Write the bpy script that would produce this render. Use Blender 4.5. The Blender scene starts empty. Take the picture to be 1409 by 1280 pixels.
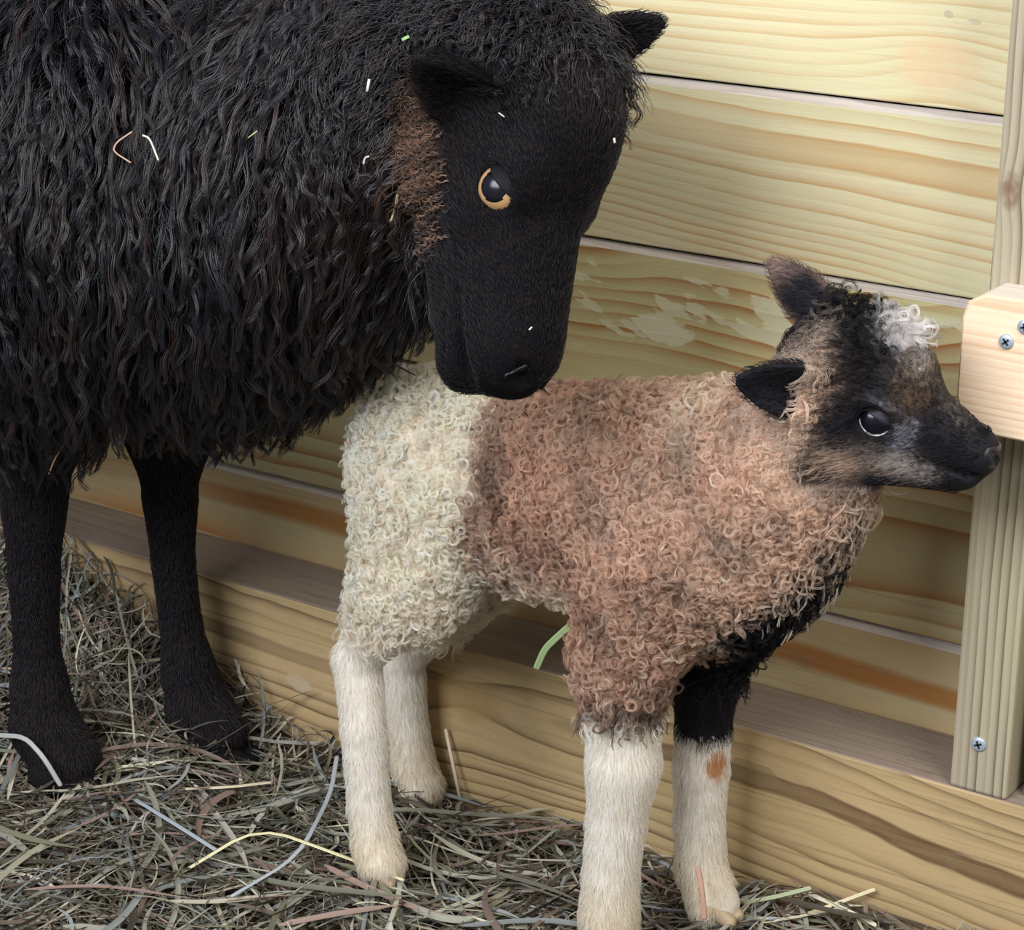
import bpy, math, random
import numpy as np
from mathutils import Matrix, Vector

rng = np.random.default_rng(7)
random.seed(7)
SC = bpy.context.scene
COL = SC.collection

# ------------------------------------------------------------------ camera
CAM_O = np.array([0.575835, -1.518216, 0.695182])
YAW, PITCH, ROLL, FPX = -0.588114, 0.334241, 0.010087, 3200.0
W_, H_ = 1409.0, 1280.0
FW = np.array([math.sin(YAW)*math.cos(PITCH), math.cos(YAW)*math.cos(PITCH), -math.sin(PITCH)])
_r = np.array([math.cos(YAW), -math.sin(YAW), 0.0]); _u = np.cross(_r, FW)
RT = math.cos(ROLL)*_r + math.sin(ROLL)*_u
UP = -math.sin(ROLL)*_r + math.cos(ROLL)*_u
TW = -FW                                            # towards the camera
cd = bpy.data.cameras.new('camera'); cam = bpy.data.objects.new('camera', cd); COL.objects.link(cam)
cd.sensor_fit = 'HORIZONTAL'; cd.sensor_width = 36.0; cd.lens = FPX*36.0/W_
cd.clip_start = 0.05
cam.matrix_world = Matrix([[RT[i], UP[i], TW[i], CAM_O[i]] for i in range(3)] + [[0, 0, 0, 1]])
SC.camera = cam

# ------------------------------------------------------------------ light
def srgb(r, g=None, b=None):
    c = np.array([r, g, b] if g is not None else r, float)/255.0
    return np.where(c <= .04045, c/12.92, ((c+.055)/1.055)**2.4)
world = bpy.data.worlds.new('daylight'); SC.world = world; world.use_nodes = True
bg = world.node_tree.nodes['Background']
bg.inputs[0].default_value = (0.93, 0.96, 1.0, 1); bg.inputs[1].default_value = 0.30
def area(name, loc, target, size, power, color):
    l = bpy.data.lights.new(name, 'AREA'); l.shape = 'RECTANGLE'; l.size, l.size_y = size; l.energy = power; l.color = color
    o = bpy.data.objects.new(name, l); COL.objects.link(o); o.location = loc
    o.rotation_euler = (Vector(target)-Vector(loc)).to_track_quat('-Z', 'Y').to_euler()
    return o
area('barn_door_daylight', (0.95, -0.80, 1.25), (0.0, -0.05, 0.22), (0.7, 0.7), 18, (1.0, .97, .93))
area('open_front_skylight', (-.55, -2.5, 1.75), (-.35, -.25, .15), (1.8, 1.2), 92, (.92, .95, 1.0))
SC.view_settings.view_transform = 'Standard'; SC.view_settings.look = 'None'
SC.view_settings.exposure = 0.0; SC.view_settings.gamma = 1.0; SC.view_settings.use_curve_mapping = False

# ------------------------------------------------------------------ placing helpers
def ray(px, py):
    return FW + (px-W_/2)/FPX*RT - (py-H_/2)/FPX*UP
def aty(px, py, y):
    d = ray(px, py); return CAM_O + d*((y-CAM_O[1])/d[1])
def atz(px, py, z):
    d = ray(px, py); return CAM_O + d*((z-CAM_O[2])/d[2])
def proj(P):
    d = np.asarray(P, float)-CAM_O; z = d@FW
    return np.stack([W_/2+FPX*(d@RT)/z, H_/2-FPX*(d@UP)/z, z], -1)
def mpp(P):                                          # metres per pixel at P
    return float((np.asarray(P)-CAM_O)@FW)/FPX
def unit(v):
    v = np.asarray(v, float); return v/np.maximum(np.linalg.norm(v, axis=-1, keepdims=True), 1e-9)
def sstep(a, b, x):
    t = np.clip((x-a)/(b-a), 0, 1); return t*t*(3-2*t)
def mixc(a, b, t):
    return a*(1-t[..., None])+b*t[..., None]

# ------------------------------------------------------------------ object helpers
def tag(o, label=None, cat=None, group=None, kind=None):
    if label: o['label'] = label
    if cat: o['category'] = cat
    if group: o['group'] = group
    if kind: o['kind'] = kind
    return o
def empty(name, loc):
    o = bpy.data.objects.new(name, None); o.empty_display_size = .05; COL.objects.link(o); o.location = tuple(loc); return o
def mesh_obj(name, V, F, mats, parent=None, smooth=True, cols=None, midx=None):
    """V in world coordinates; origin is kept at the parent's base"""
    V = np.asarray(V, float)
    off = np.array(parent.matrix_world.translation) if parent is not None else np.zeros(3)
    if parent is not None:
        p = parent; off = np.zeros(3)
        while p is not None: off += np.array(p.location); p = p.parent
    me = bpy.data.meshes.new(name); me.from_pydata((V-off).tolist(), [], [list(map(int, f)) for f in F])
    for m in (mats if isinstance(mats, (list, tuple)) else [mats]): me.materials.append(m)
    if midx is not None: me.polygons.foreach_set('material_index', np.asarray(midx, np.int32))
    if smooth: me.polygons.foreach_set('use_smooth', np.ones(len(me.polygons), bool))
    if cols is not None:
        a = me.color_attributes.new('Col', 'FLOAT_COLOR', 'POINT')
        a.data.foreach_set('color', np.concatenate([cols, np.ones((len(cols), 1))], 1).astype(np.float32).ravel())
    me.update()
    o = bpy.data.objects.new(name, me); COL.objects.link(o)
    if parent is not None: o.parent = parent
    return o

# ------------------------------------------------------------------ materials
class NT:
    def __init__(s, name, rough=.6, spec=.3):
        s.m = bpy.data.materials.new(name); s.m.use_nodes = True; s.t = s.m.node_tree
        s.b = s.t.nodes['Principled BSDF']; s.b.inputs['Roughness'].default_value = rough
        s.b.inputs['Specular IOR Level'].default_value = spec
    def n(s, typ, **kw):
        n = s.t.nodes.new(typ)
        for k, v in kw.items(): setattr(n, k, v)
        return n
    def put(s, sock, v):
        if isinstance(v, bpy.types.NodeSocket): s.t.links.new(v, sock)
        else: sock.default_value = v
    def math(s, op, a, b=None, c=None, clamp=False):
        n = s.n('ShaderNodeMath', operation=op, use_clamp=clamp); s.put(n.inputs[0], a)
        if b is not None: s.put(n.inputs[1], b)
        if c is not None: s.put(n.inputs[2], c)
        return n.outputs[0]
    def mix(s, f, a, b, blend='MIX'):
        n = s.n('ShaderNodeMix', data_type='RGBA', blend_type=blend); s.put(n.inputs[0], f)
        for k, v in ((6, a), (7, b)):
            s.put(n.inputs[k], v if isinstance(v, bpy.types.NodeSocket) else (*[float(q) for q in v], 1.0))
        return n.outputs[2]
    def comb(s, x, y, z):
        n = s.n('ShaderNodeCombineXYZ'); s.put(n.inputs[0], x); s.put(n.inputs[1], y); s.put(n.inputs[2], z); return n.outputs[0]
    def noise(s, vec, scale=1.0, detail=2.0, rough=.5):
        n = s.n('ShaderNodeTexNoise'); s.put(n.inputs['Vector'], vec); n.inputs['Scale'].default_value = scale
        n.inputs['Detail'].default_value = detail; n.inputs['Roughness'].default_value = rough
        return n.outputs['Fac']
    def ramp(s, v, a, b):
        n = s.n('ShaderNodeMapRange', interpolation_type='SMOOTHSTEP', clamp=True); s.put(n.inputs[0], v)
        n.inputs[1].default_value = a; n.inputs[2].default_value = b; return n.outputs[0]

def wood(name, along='X', across='Z', tc=0.0, y0=.03, freq=60.0, early=(222, 208, 160), late=(188, 138, 78), grey=(168, 158, 140),
         wob=.012, slope=0.0, sharp=3.0, seed=0.0, late_amt=.85, green=(196, 196, 140), green_amt=.35, fibre=.16, knots=(), flecks=None,
         blots=(), edge=None, dirt=.0):
    """Sawn board: growth rings cut along the grain. along/across name the object axes; tc is where the rings' centre line runs."""
    w = NT(name, rough=.55, spec=.25)
    tcn = w.n('ShaderNodeTexCoord'); sp = w.n('ShaderNodeSeparateXYZ'); w.t.links.new(tcn.outputs['Object'], sp.inputs[0])
    ax = {'X': 0, 'Y': 1, 'Z': 2}
    X = sp.outputs[ax[along]]; T = sp.outputs[ax[across]]
    w1 = w.noise(w.comb(w.math('MULTIPLY', X, 2.6), w.math('MULTIPLY', T, 5.0), seed), 1.0, 1.5)
    w2 = w.noise(w.comb(w.math('MULTIPLY', X, 14.0), w.math('MULTIPLY', T, 30.0), seed+9), 1.0, 2.0)
    tt = w.math('SUBTRACT', T, tc)
    tt = w.math('ADD', tt, w.math('MULTIPLY', X, slope))
    tt = w.math('ADD', tt, w.math('MULTIPLY', w.math('SUBTRACT', w1, .5), wob*4))
    tt = w.math('ADD', tt, w.math('MULTIPLY', w.math('SUBTRACT', w2, .5), wob*.35))
    d = w.math('SQRT', w.math('ADD', w.math('MULTIPLY', tt, tt), y0*y0))
    kmask = None
    for (kx, kt, ra, rb, amp, kc) in knots:
        gx = w.math('DIVIDE', w.math('SUBTRACT', X, kx), ra); gt = w.math('DIVIDE', w.math('SUBTRACT', T, kt), rb)
        q = w.math('ADD', w.math('MULTIPLY', gx, gx), w.math('MULTIPLY', gt, gt))
        d = w.math('ADD', d, w.math('MULTIPLY', w.math('POWER', 2.718, w.math('MULTIPLY', q, -.35)), amp))
        km = w.math('MULTIPLY', w.ramp(q, 1.5, .2), .8)
        kmask = (kmask or []) + [(km, q, kc)]
    ph = w.math('MULTIPLY', d, freq)
    fr = w.math('FRACT', ph)
    ringid = w.math('FLOOR', ph)
    rv = w.noise(w.comb(w.math('MULTIPLY', ringid, 7.31), w.math('MULTIPLY', X, 3.0), seed+3), 1.0, 1.0)
    band = w.math('POWER', fr, sharp)
    band = w.math('MULTIPLY', band, w.ramp(fr, 1.0, .90))
    band = w.math('MULTIPLY', band, w.ramp(rv, .25, .62))
    band = w.math('MULTIPLY', band, late_amt*1.35, clamp=True)
    gn = w.noise(w.comb(w.math('MULTIPLY', X, 3.0), w.math('MULTIPLY', T, 14.0), seed+5), 1.0, 2.0)
    base = w.mix(w.math('MULTIPLY', w.ramp(gn, .38, .68), green_amt), srgb(*early), srgb(*green))
    c = w.mix(band, base, srgb(*late))
    f1 = w.noise(w.comb(w.math('MULTIPLY', X, 9.0), w.math('MULTIPLY', T, 420.0), seed+2), 1.0, 3.0, .65)
    f3 = w.noise(w.comb(w.math('MULTIPLY', X, 2.5), w.math('MULTIPLY', T, 260.0), seed+14), 1.0, 2.0, .5)
    f2 = w.noise(w.comb(w.math('MULTIPLY', X, 40.0), w.math('MULTIPLY', T, 90.0), seed+1), 1.0, 3.0, .6)
    c = w.mix(w.math('MULTIPLY', w.ramp(f1, .5, .75), fibre), c, srgb(*grey))
    c = w.mix(w.math('MULTIPLY', w.ramp(f2, .52, .8), fibre*.8), c, srgb(*grey))
    c = w.mix(w.math('MULTIPLY', w.ramp(f3, .58, .72), fibre*.9), c, srgb(*(np.array(late)*.9)))
    for km, q, kc in (kmask or []):
        kn = w.noise(w.comb(w.math('MULTIPLY', X, 120.0), w.math('MULTIPLY', T, 120.0), seed), 1.0, 2.0)
        c = w.mix(w.math('MULTIPLY', km, w.ramp(kn, .1, .6)), c, srgb(*kc))
    if flecks:                                        # torn, paler grain left by the planer
        fx0, fx1, ft0, ft1, thr = flecks
        fn = w.noise(w.comb(w.math('MULTIPLY', X, 16.0), w.math('MULTIPLY', w.math('ADD', T, w.math('MULTIPLY', X, .2)), 46.0), seed+4), 1.0, 3.0, .6)
        m = w.math('MULTIPLY', w.ramp(fn, thr, thr+.03), w.math('MULTIPLY', w.ramp(X, fx0, fx0+.06), w.ramp(X, fx1, fx1-.06)))
        m = w.math('MULTIPLY', m, w.math('MULTIPLY', w.ramp(T, ft0, ft0+.02), w.ramp(T, ft1, ft1-.01)))
        c = w.mix(w.math('MULTIPLY', m, .8), c, srgb(222, 218, 184))
    for (bx, bt, ra, rb, bc, amt) in blots:           # stains and scars with a shape of their own
        jn = w.noise(w.comb(w.math('MULTIPLY', X, 60.0), w.math('MULTIPLY', T, 110.0), seed+bx*9), 1.0, 3.0, .6)
        gx = w.math('DIVIDE', w.math('SUBTRACT', X, bx), ra)
        gt = w.math('DIVIDE', w.math('ADD', w.math('SUBTRACT', T, bt), w.math('MULTIPLY', w.math('SUBTRACT', X, bx), .12)), rb)
        q = w.math('ADD', w.math('ADD', w.math('MULTIPLY', gx, gx), w.math('MULTIPLY', gt, gt)), w.math('MULTIPLY', w.math('SUBTRACT', jn, .5), 1.9))
        c = w.mix(w.math('MULTIPLY', w.ramp(q, 1.05, .8), amt), c, srgb(*bc))
    if dirt:
        dn = w.noise(w.comb(w.math('MULTIPLY', X, 8.0), w.math('MULTIPLY', T, 20.0), seed+11), 1.0, 4.0, .6)
        c = w.mix(w.math('MULTIPLY', w.ramp(dn, .5, .75), dirt), c, srgb(105, 88, 66))
    w.put(w.b.inputs['Base Color'], c)
    bp = w.n('ShaderNodeBump'); bp.inputs['Strength'].default_value = .18; bp.inputs['Distance'].default_value = .002
    w.put(bp.inputs['Height'], w.math('ADD', w.math('MULTIPLY', f1, .6), w.math('MULTIPLY', band, .5)))
    w.t.links.new(bp.outputs[0], w.b.inputs['Normal'])
    return w.m
def attr_mat(name, rough=.6, spec=.3, sheen=0.0, through=0.0):
    w = NT(name, rough, spec); a = w.n('ShaderNodeAttribute', attribute_name='Col')
    w.t.links.new(a.outputs['Color'], w.b.inputs['Base Color'])
    if through:                                       # fine pale hair lets light through
        tr = w.n('ShaderNodeBsdfTranslucent'); w.t.links.new(a.outputs['Color'], tr.inputs[0])
        mx = w.n('ShaderNodeMixShader'); mx.inputs[0].default_value = through
        w.t.links.new(w.b.outputs[0], mx.inputs[1]); w.t.links.new(tr.outputs[0], mx.inputs[2])
        w.t.links.new(mx.outputs[0], w.t.nodes['Material Output'].inputs[0])
    if sheen:
        w.b.inputs['Sheen Weight'].default_value = sheen
    return w.m
def plain(name, rgb, rough=.5, spec=.4, metal=0.0, bump=0.0, nscale=200.0, var=.0):
    w = NT(name, rough, spec); w.b.inputs['Metallic'].default_value = metal
    t = w.n('ShaderNodeTexCoord'); nf = w.noise(t.outputs['Object'], nscale, 3.0)
    c0 = srgb(*rgb)
    w.put(w.b.inputs['Base Color'], w.mix(nf, c0*(1-var), np.minimum(c0*(1+var), 1)))
    if bump:
        bp = w.n('ShaderNodeBump'); bp.inputs['Strength'].default_value = bump; bp.inputs['Distance'].default_value = .001
        w.put(bp.inputs['Height'], nf); w.t.links.new(bp.outputs[0], w.b.inputs['Normal'])
    return w.m

M_grey_edge = wood('weathered_edge', tc=.5, y0=.1, freq=200, early=(212, 200, 188), late=(178, 164, 152), grey=(160, 148, 140), fibre=.5, green_amt=.1, green=(180, 170, 140))
M_gap = plain('dark_gap', (40, 32, 26), .9, .1)

# ------------------------------------------------------------------ the pen: wall of boards
PH = .133                                            # height of one board
GROUND = -.205
LEDGE_Z, LEDGE_Y = -.0736, -.080
WX0, WX1 = -1.9, .75
kn_top = aty(1290, 90, 0)
M_pl = [
    wood('board_top', tc=3*PH+.112, y0=.035, freq=125, early=(230, 219, 180), late=(202, 160, 100), seed=1.0, wob=.006, sharp=2.2, late_amt=.62, slope=.0,
         knots=[(kn_top[0], kn_top[2], .032, .020, .010, (232, 200, 158))], fibre=.14, green_amt=.2,
         blots=[(aty(1305, 20, 0)[0], aty(1305, 20, 0)[2], .004, .003, (160, 155, 140), .4), (aty(1342, 30, 0)[0], aty(1342, 30, 0)[2], .005, .002, (160, 155, 140), .35)]),
    wood('board_second', tc=2*PH+.082, y0=.038, freq=150, early=(223, 212, 172), late=(192, 146, 86), seed=7.3, wob=.010, sharp=2.4, late_amt=.72, slope=.05, fibre=.14, green=(204, 201, 160), green_amt=.6),
    wood('board_third', tc=PH+.03, y0=.045, freq=95, early=(210, 195, 148), late=(170, 112, 58), seed=3.6, wob=.022, sharp=1.8, late_amt=.9, slope=-.06, fibre=.18, green_amt=.5,
         flecks=(-.55, .02, PH+.035, 2*PH-.012, .545),
         blots=[(aty(912, 455, 0)[0], aty(912, 455, 0)[2], .030, .0105, (224, 218, 186), .95)]),
    wood('board_fourth', tc=.05, y0=.05, freq=105, early=(206, 192, 148), late=(172, 122, 70), seed=5.2, wob=.014, sharp=1.9, late_amt=.85, slope=.02, fibre=.26, green=(200, 200, 156), green_amt=.7),
    wood('board_bottom', tc=-.045, y0=.05, freq=58, early=(206, 184, 140), late=(180, 126, 70), seed=8.8, wob=.016, sharp=1.2, late_amt=.9, slope=.02, fibre=.34, green=(204, 196, 150), green_amt=.5, dirt=.12,
         blots=[(aty(1060, 905, 0)[0], aty(1060, 905, 0)[2], .006, .005, (128, 122, 110), .22), (aty(1108, 912, 0)[0], aty(1108, 912, 0)[2], .009, .006, (128, 122, 110), .22)]),
]
def build_wall():
    V, F, MI = [], [], []
    mats = M_pl + [M_grey_edge, M_gap]
    gap_top = .0022
    def strip(prof, idxs):
        b = len(V); n = len(prof)
        for x in (WX0, WX1):
            for (y, z) in prof: V.append((x, y, z))
        for i in range(n-1):
            F.append((b+i, b+n+i, b+n+i+1, b+i+1)); MI.append(idxs[i])
    tops = [5*PH, 4*PH, 3*PH, 2*PH, PH, 0.0]; bots = [4*PH, 3*PH, 2*PH, PH, 0.0, -.25]
    mi = [0, 0, 1, 2, 3, 4]
    for k in range(6):
        t, b = tops[k], bots[k]
        m = mi[k]
        # underside of the tongue gap, square lower edge, face, eased grey upper edge, dark groove
        strip([(.020, b+.0004), (.0006, b+.0004), (0, b+.0014), (0, t-.0075), (.0012, t-.0058), (.0045, t-.0016), (.006, t-gap_top), (.020, t-gap_top)],
              [6, m, m, 5, 5, 6, 6])
    # a solid back so that the wall has thickness
    b = len(V)
    for x in (WX0, WX1):
        for (y, z) in ((.02, -.25), (.02, 5*PH), (.038, 5*PH), (.038, -.25)): V.append((x, y, z))
    for i in range(4): F.append((b+i, b+(i+1) % 4, b+4+(i+1) % 4, b+4+i)); MI.append(6)
    F.append((b, b+1, b+2, b+3)); MI.append(6); F.append((b+4, b+5, b+6, b+7)); MI.append(6)
    o = mesh_obj('wall_back', V, F, mats, smooth=False, midx=MI)
    return tag(o, kind='structure')
build_wall()

def bevel_box(name, lo, hi, mats, bev=.003, parent=None, seg=2, facemat=None):
    import bmesh
    bm = bmesh.new(); bmesh.ops.create_cube(bm, size=1.0)
    lo = np.array(lo); hi = np.array(hi)
    for v in bm.verts: v.co = Vector(lo+(np.array(v.co)+.5)*(hi-lo))
    bmesh.ops.bevel(bm, geom=list(bm.edges), offset=bev, segments=seg, affect='EDGES', profile=.5)
    bm.normal_update()
    V = [tuple(v.co) for v in bm.verts]; F = [[v.index for v in f.verts] for f in bm.faces]
    MI = [facemat(np.array(f.normal)) if facemat else 0 for f in bm.faces]
    bm.free()
    return mesh_obj(name, V, F, mats, parent, smooth=False, midx=MI)

kb = [aty(640, 960, LEDGE_Y), aty(1040, 1065, LEDGE_Y), aty(410, 940, LEDGE_Y), aty(350, 850, LEDGE_Y)]
M_kick = wood('kick_board_face', tc=-.125, y0=.022, freq=84, early=(190, 163, 121), late=(98, 74, 50), seed=12.4, wob=.022, sharp=3.6, late_amt=1.0, slope=.0, fibre=.42, grey=(152, 131, 101), green=(180, 160, 114), green_amt=.4, dirt=.18,
              knots=[(kb[0][0], kb[0][2], .035, .022, .010, (168, 140, 92))],
              blots=[(kb[1][0], kb[1][2], .022, .010, (140, 122, 88), .6), (kb[2][0], kb[2][2], .014, .008, (190, 174, 146), .6)])
M_kick_top = wood('kick_board_top', across='Y', tc=-.2, y0=.02, freq=330, early=(152, 136, 124), late=(116, 99, 88), grey=(112, 98, 90), seed=2.2, wob=.004, sharp=2, late_amt=.8, fibre=.6, green_amt=.15, dirt=.15)
kick = bevel_box('baseboard_back', (WX0, LEDGE_Y, -.26), (WX1, 0.0, LEDGE_Z), [M_kick, M_kick_top], .0022, facemat=lambda n: 1 if n[2] > .5 else 0)
tag(kick, kind='structure')

# posts at the right, standing on the ledge flush with its face
px_r = aty(1384, 1100, LEDGE_Y)[0]
kp = aty(1391, 263, LEDGE_Y)
M_post = wood('post_wood', along='Z', across='X', tc=-.10, y0=.004, freq=150, early=(176, 165, 143), late=(98, 84, 66), seed=4.4, wob=.0025, sharp=2.6, late_amt=.9, fibre=.30, grey=(150, 140, 126), green=(180, 178, 140), green_amt=.5,
              knots=[(kp[2], kp[0], .013, .0075, .004, (120, 92, 74))])
post = bevel_box('trim_1', (0.0, LEDGE_Y, LEDGE_Z), (px_r, -.0005, 5*PH), [M_post], .0025)
tag(post, kind='structure')
M_post2 = wood('far_post_wood', along='Z', across='X', tc=.12, y0=.02, freq=90, early=(178, 174, 146), late=(142, 132, 104), seed=6.1, wob=.004, sharp=2.0, late_amt=.6, fibre=.3, grey=(150, 146, 120), green=(170, 172, 142), green_amt=.6,
               blots=[(aty(1405, 905, -.06)[2], aty(1405, 905, -.06)[0], .009, .003, (226, 206, 168), .9)])
post2 = bevel_box('trim_2', (px_r+.0065, -.066, LEDGE_Z), (px_r+.30, -.0005, 5*PH), [M_post2], .003)
tag(post2, kind='structure')

M_screw = plain('zinc_screw', (176, 188, 202), .4, .5, metal=.35, var=.15, nscale=300)
M_recess = plain('screw_recess', (40, 46, 52), .7, .2)
def screw(px, py, y, r, parent, ang=.4):
    c = aty(px, py, y); V, F, MI = [], [], []
    n = 24
    rings = [(r, 0.0), (r, -.0008), (r*.85, -.0016), (r*.45, -.0019)]
    for rr, yy in rings:
        for i in range(n):
            a = 2*math.pi*i/n; V.append((c[0]+rr*math.cos(a), c[1]+yy, c[2]+rr*math.sin(a)))
    for k in range(len(rings)-1):
        for i in range(n):
            F.append((k*n+i, k*n+(i+1) % n, (k+1)*n+(i+1) % n, (k+1)*n+i)); MI.append(0)
    F.append([3*n+i for i in range(n)]); MI.append(0)
    o = mesh_obj('screw', V, F, [M_screw], parent, midx=MI)
    V, F = [], []
    for k in range(2):                                # cross-shaped driver recess
        a = ang+k*math.pi/2; ca, sa = math.cos(a), math.sin(a)
        b = len(V)
        for dy in (-.0022, -.0012):
            for (u, v) in ((-1, -1), (1, -1), (1, 1), (-1, 1)):
                uu, vv = u*r*.52, v*r*.13
                V.append((c[0]+uu*ca-vv*sa, c[1]+dy, c[2]+uu*sa+vv*ca))
        F += [(b, b+1, b+2, b+3), (b+4, b+5, b+6, b+7)]+[(b+i, b+(i+1) % 4, b+4+(i+1) % 4, b+4+i) for i in range(4)]
    mesh_obj('driver_recess', V, F, [M_recess], o, smooth=False)
    return o
screw(1347, 1024, LEDGE_Y, .0056, post)

# pale block screwed across the post
BY = -.118
bl, bt, bb = aty(1319, 500, BY), aty(1370, 408, BY), aty(1400, 607, BY)
M_block = wood('block_face', tc=.1, y0=.05, freq=230, early=(244, 220, 190), late=(224, 178, 138), seed=9.9, wob=.004, sharp=1.6, late_amt=.6, fibre=.3, grey=(216, 176, 140), green=(248, 228, 200), green_amt=.6, dirt=.04)
M_block_top = wood('block_sawn_edge', across='Y', tc=-.3, y0=.02, freq=300, early=(226, 216, 204), late=(206, 192, 178), seed=1.7, fibre=.3, grey=(190, 178, 166), green_amt=.1)
def build_block():
    x0, x1, z0, z1 = bl[0], bl[0]+.17, bb[2], bt[2]
    c = .011
    out = [(x0, z0+.022), (x0+.004, z0+.010), (x0+.014, z0), (x1-c, z0), (x1, z0+c), (x1, z1-c), (x1-c, z1), (x0+c*1.3, z1), (x0+.003, z1-c*.6), (x0, z1-c*1.6)]
    root = empty('wooden_block', ((x0+x1)/2, LEDGE_Y, z0))
    n = len(out); V, F, MI = [], [], []
    e = .0015
    cx, cz = (x0+x1)/2, (z0+z1)/2
    for (y, k) in ((LEDGE_Y, 0), (BY+e, 0), (BY, e)):
        for (x, z) in out: V.append((x-np.sign(x-cx)*k, y, z-np.sign(z-cz)*k))
    for k in range(2):
        for i in range(n):
            j = (i+1) % n
            F.append((k*n+i, k*n+j, (k+1)*n+j, (k+1)*n+i)); MI.append(1 if k == 0 else 0)
    F.append([2*n+i for i in range(n)]); MI.append(0); F.append(list(range(n))[::-1]); MI.append(1)
    mesh_obj('board', V, F, [M_block, M_block_top], root, smooth=False, midx=MI)
    screw(1385, 470, BY, .0052, root, .7)
    screw(1411, 450, BY, .0052, root, .2)
    tag(root, 'pale orange wooden block with rounded corner screwed across the post', 'wooden block')
build_block()

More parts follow.
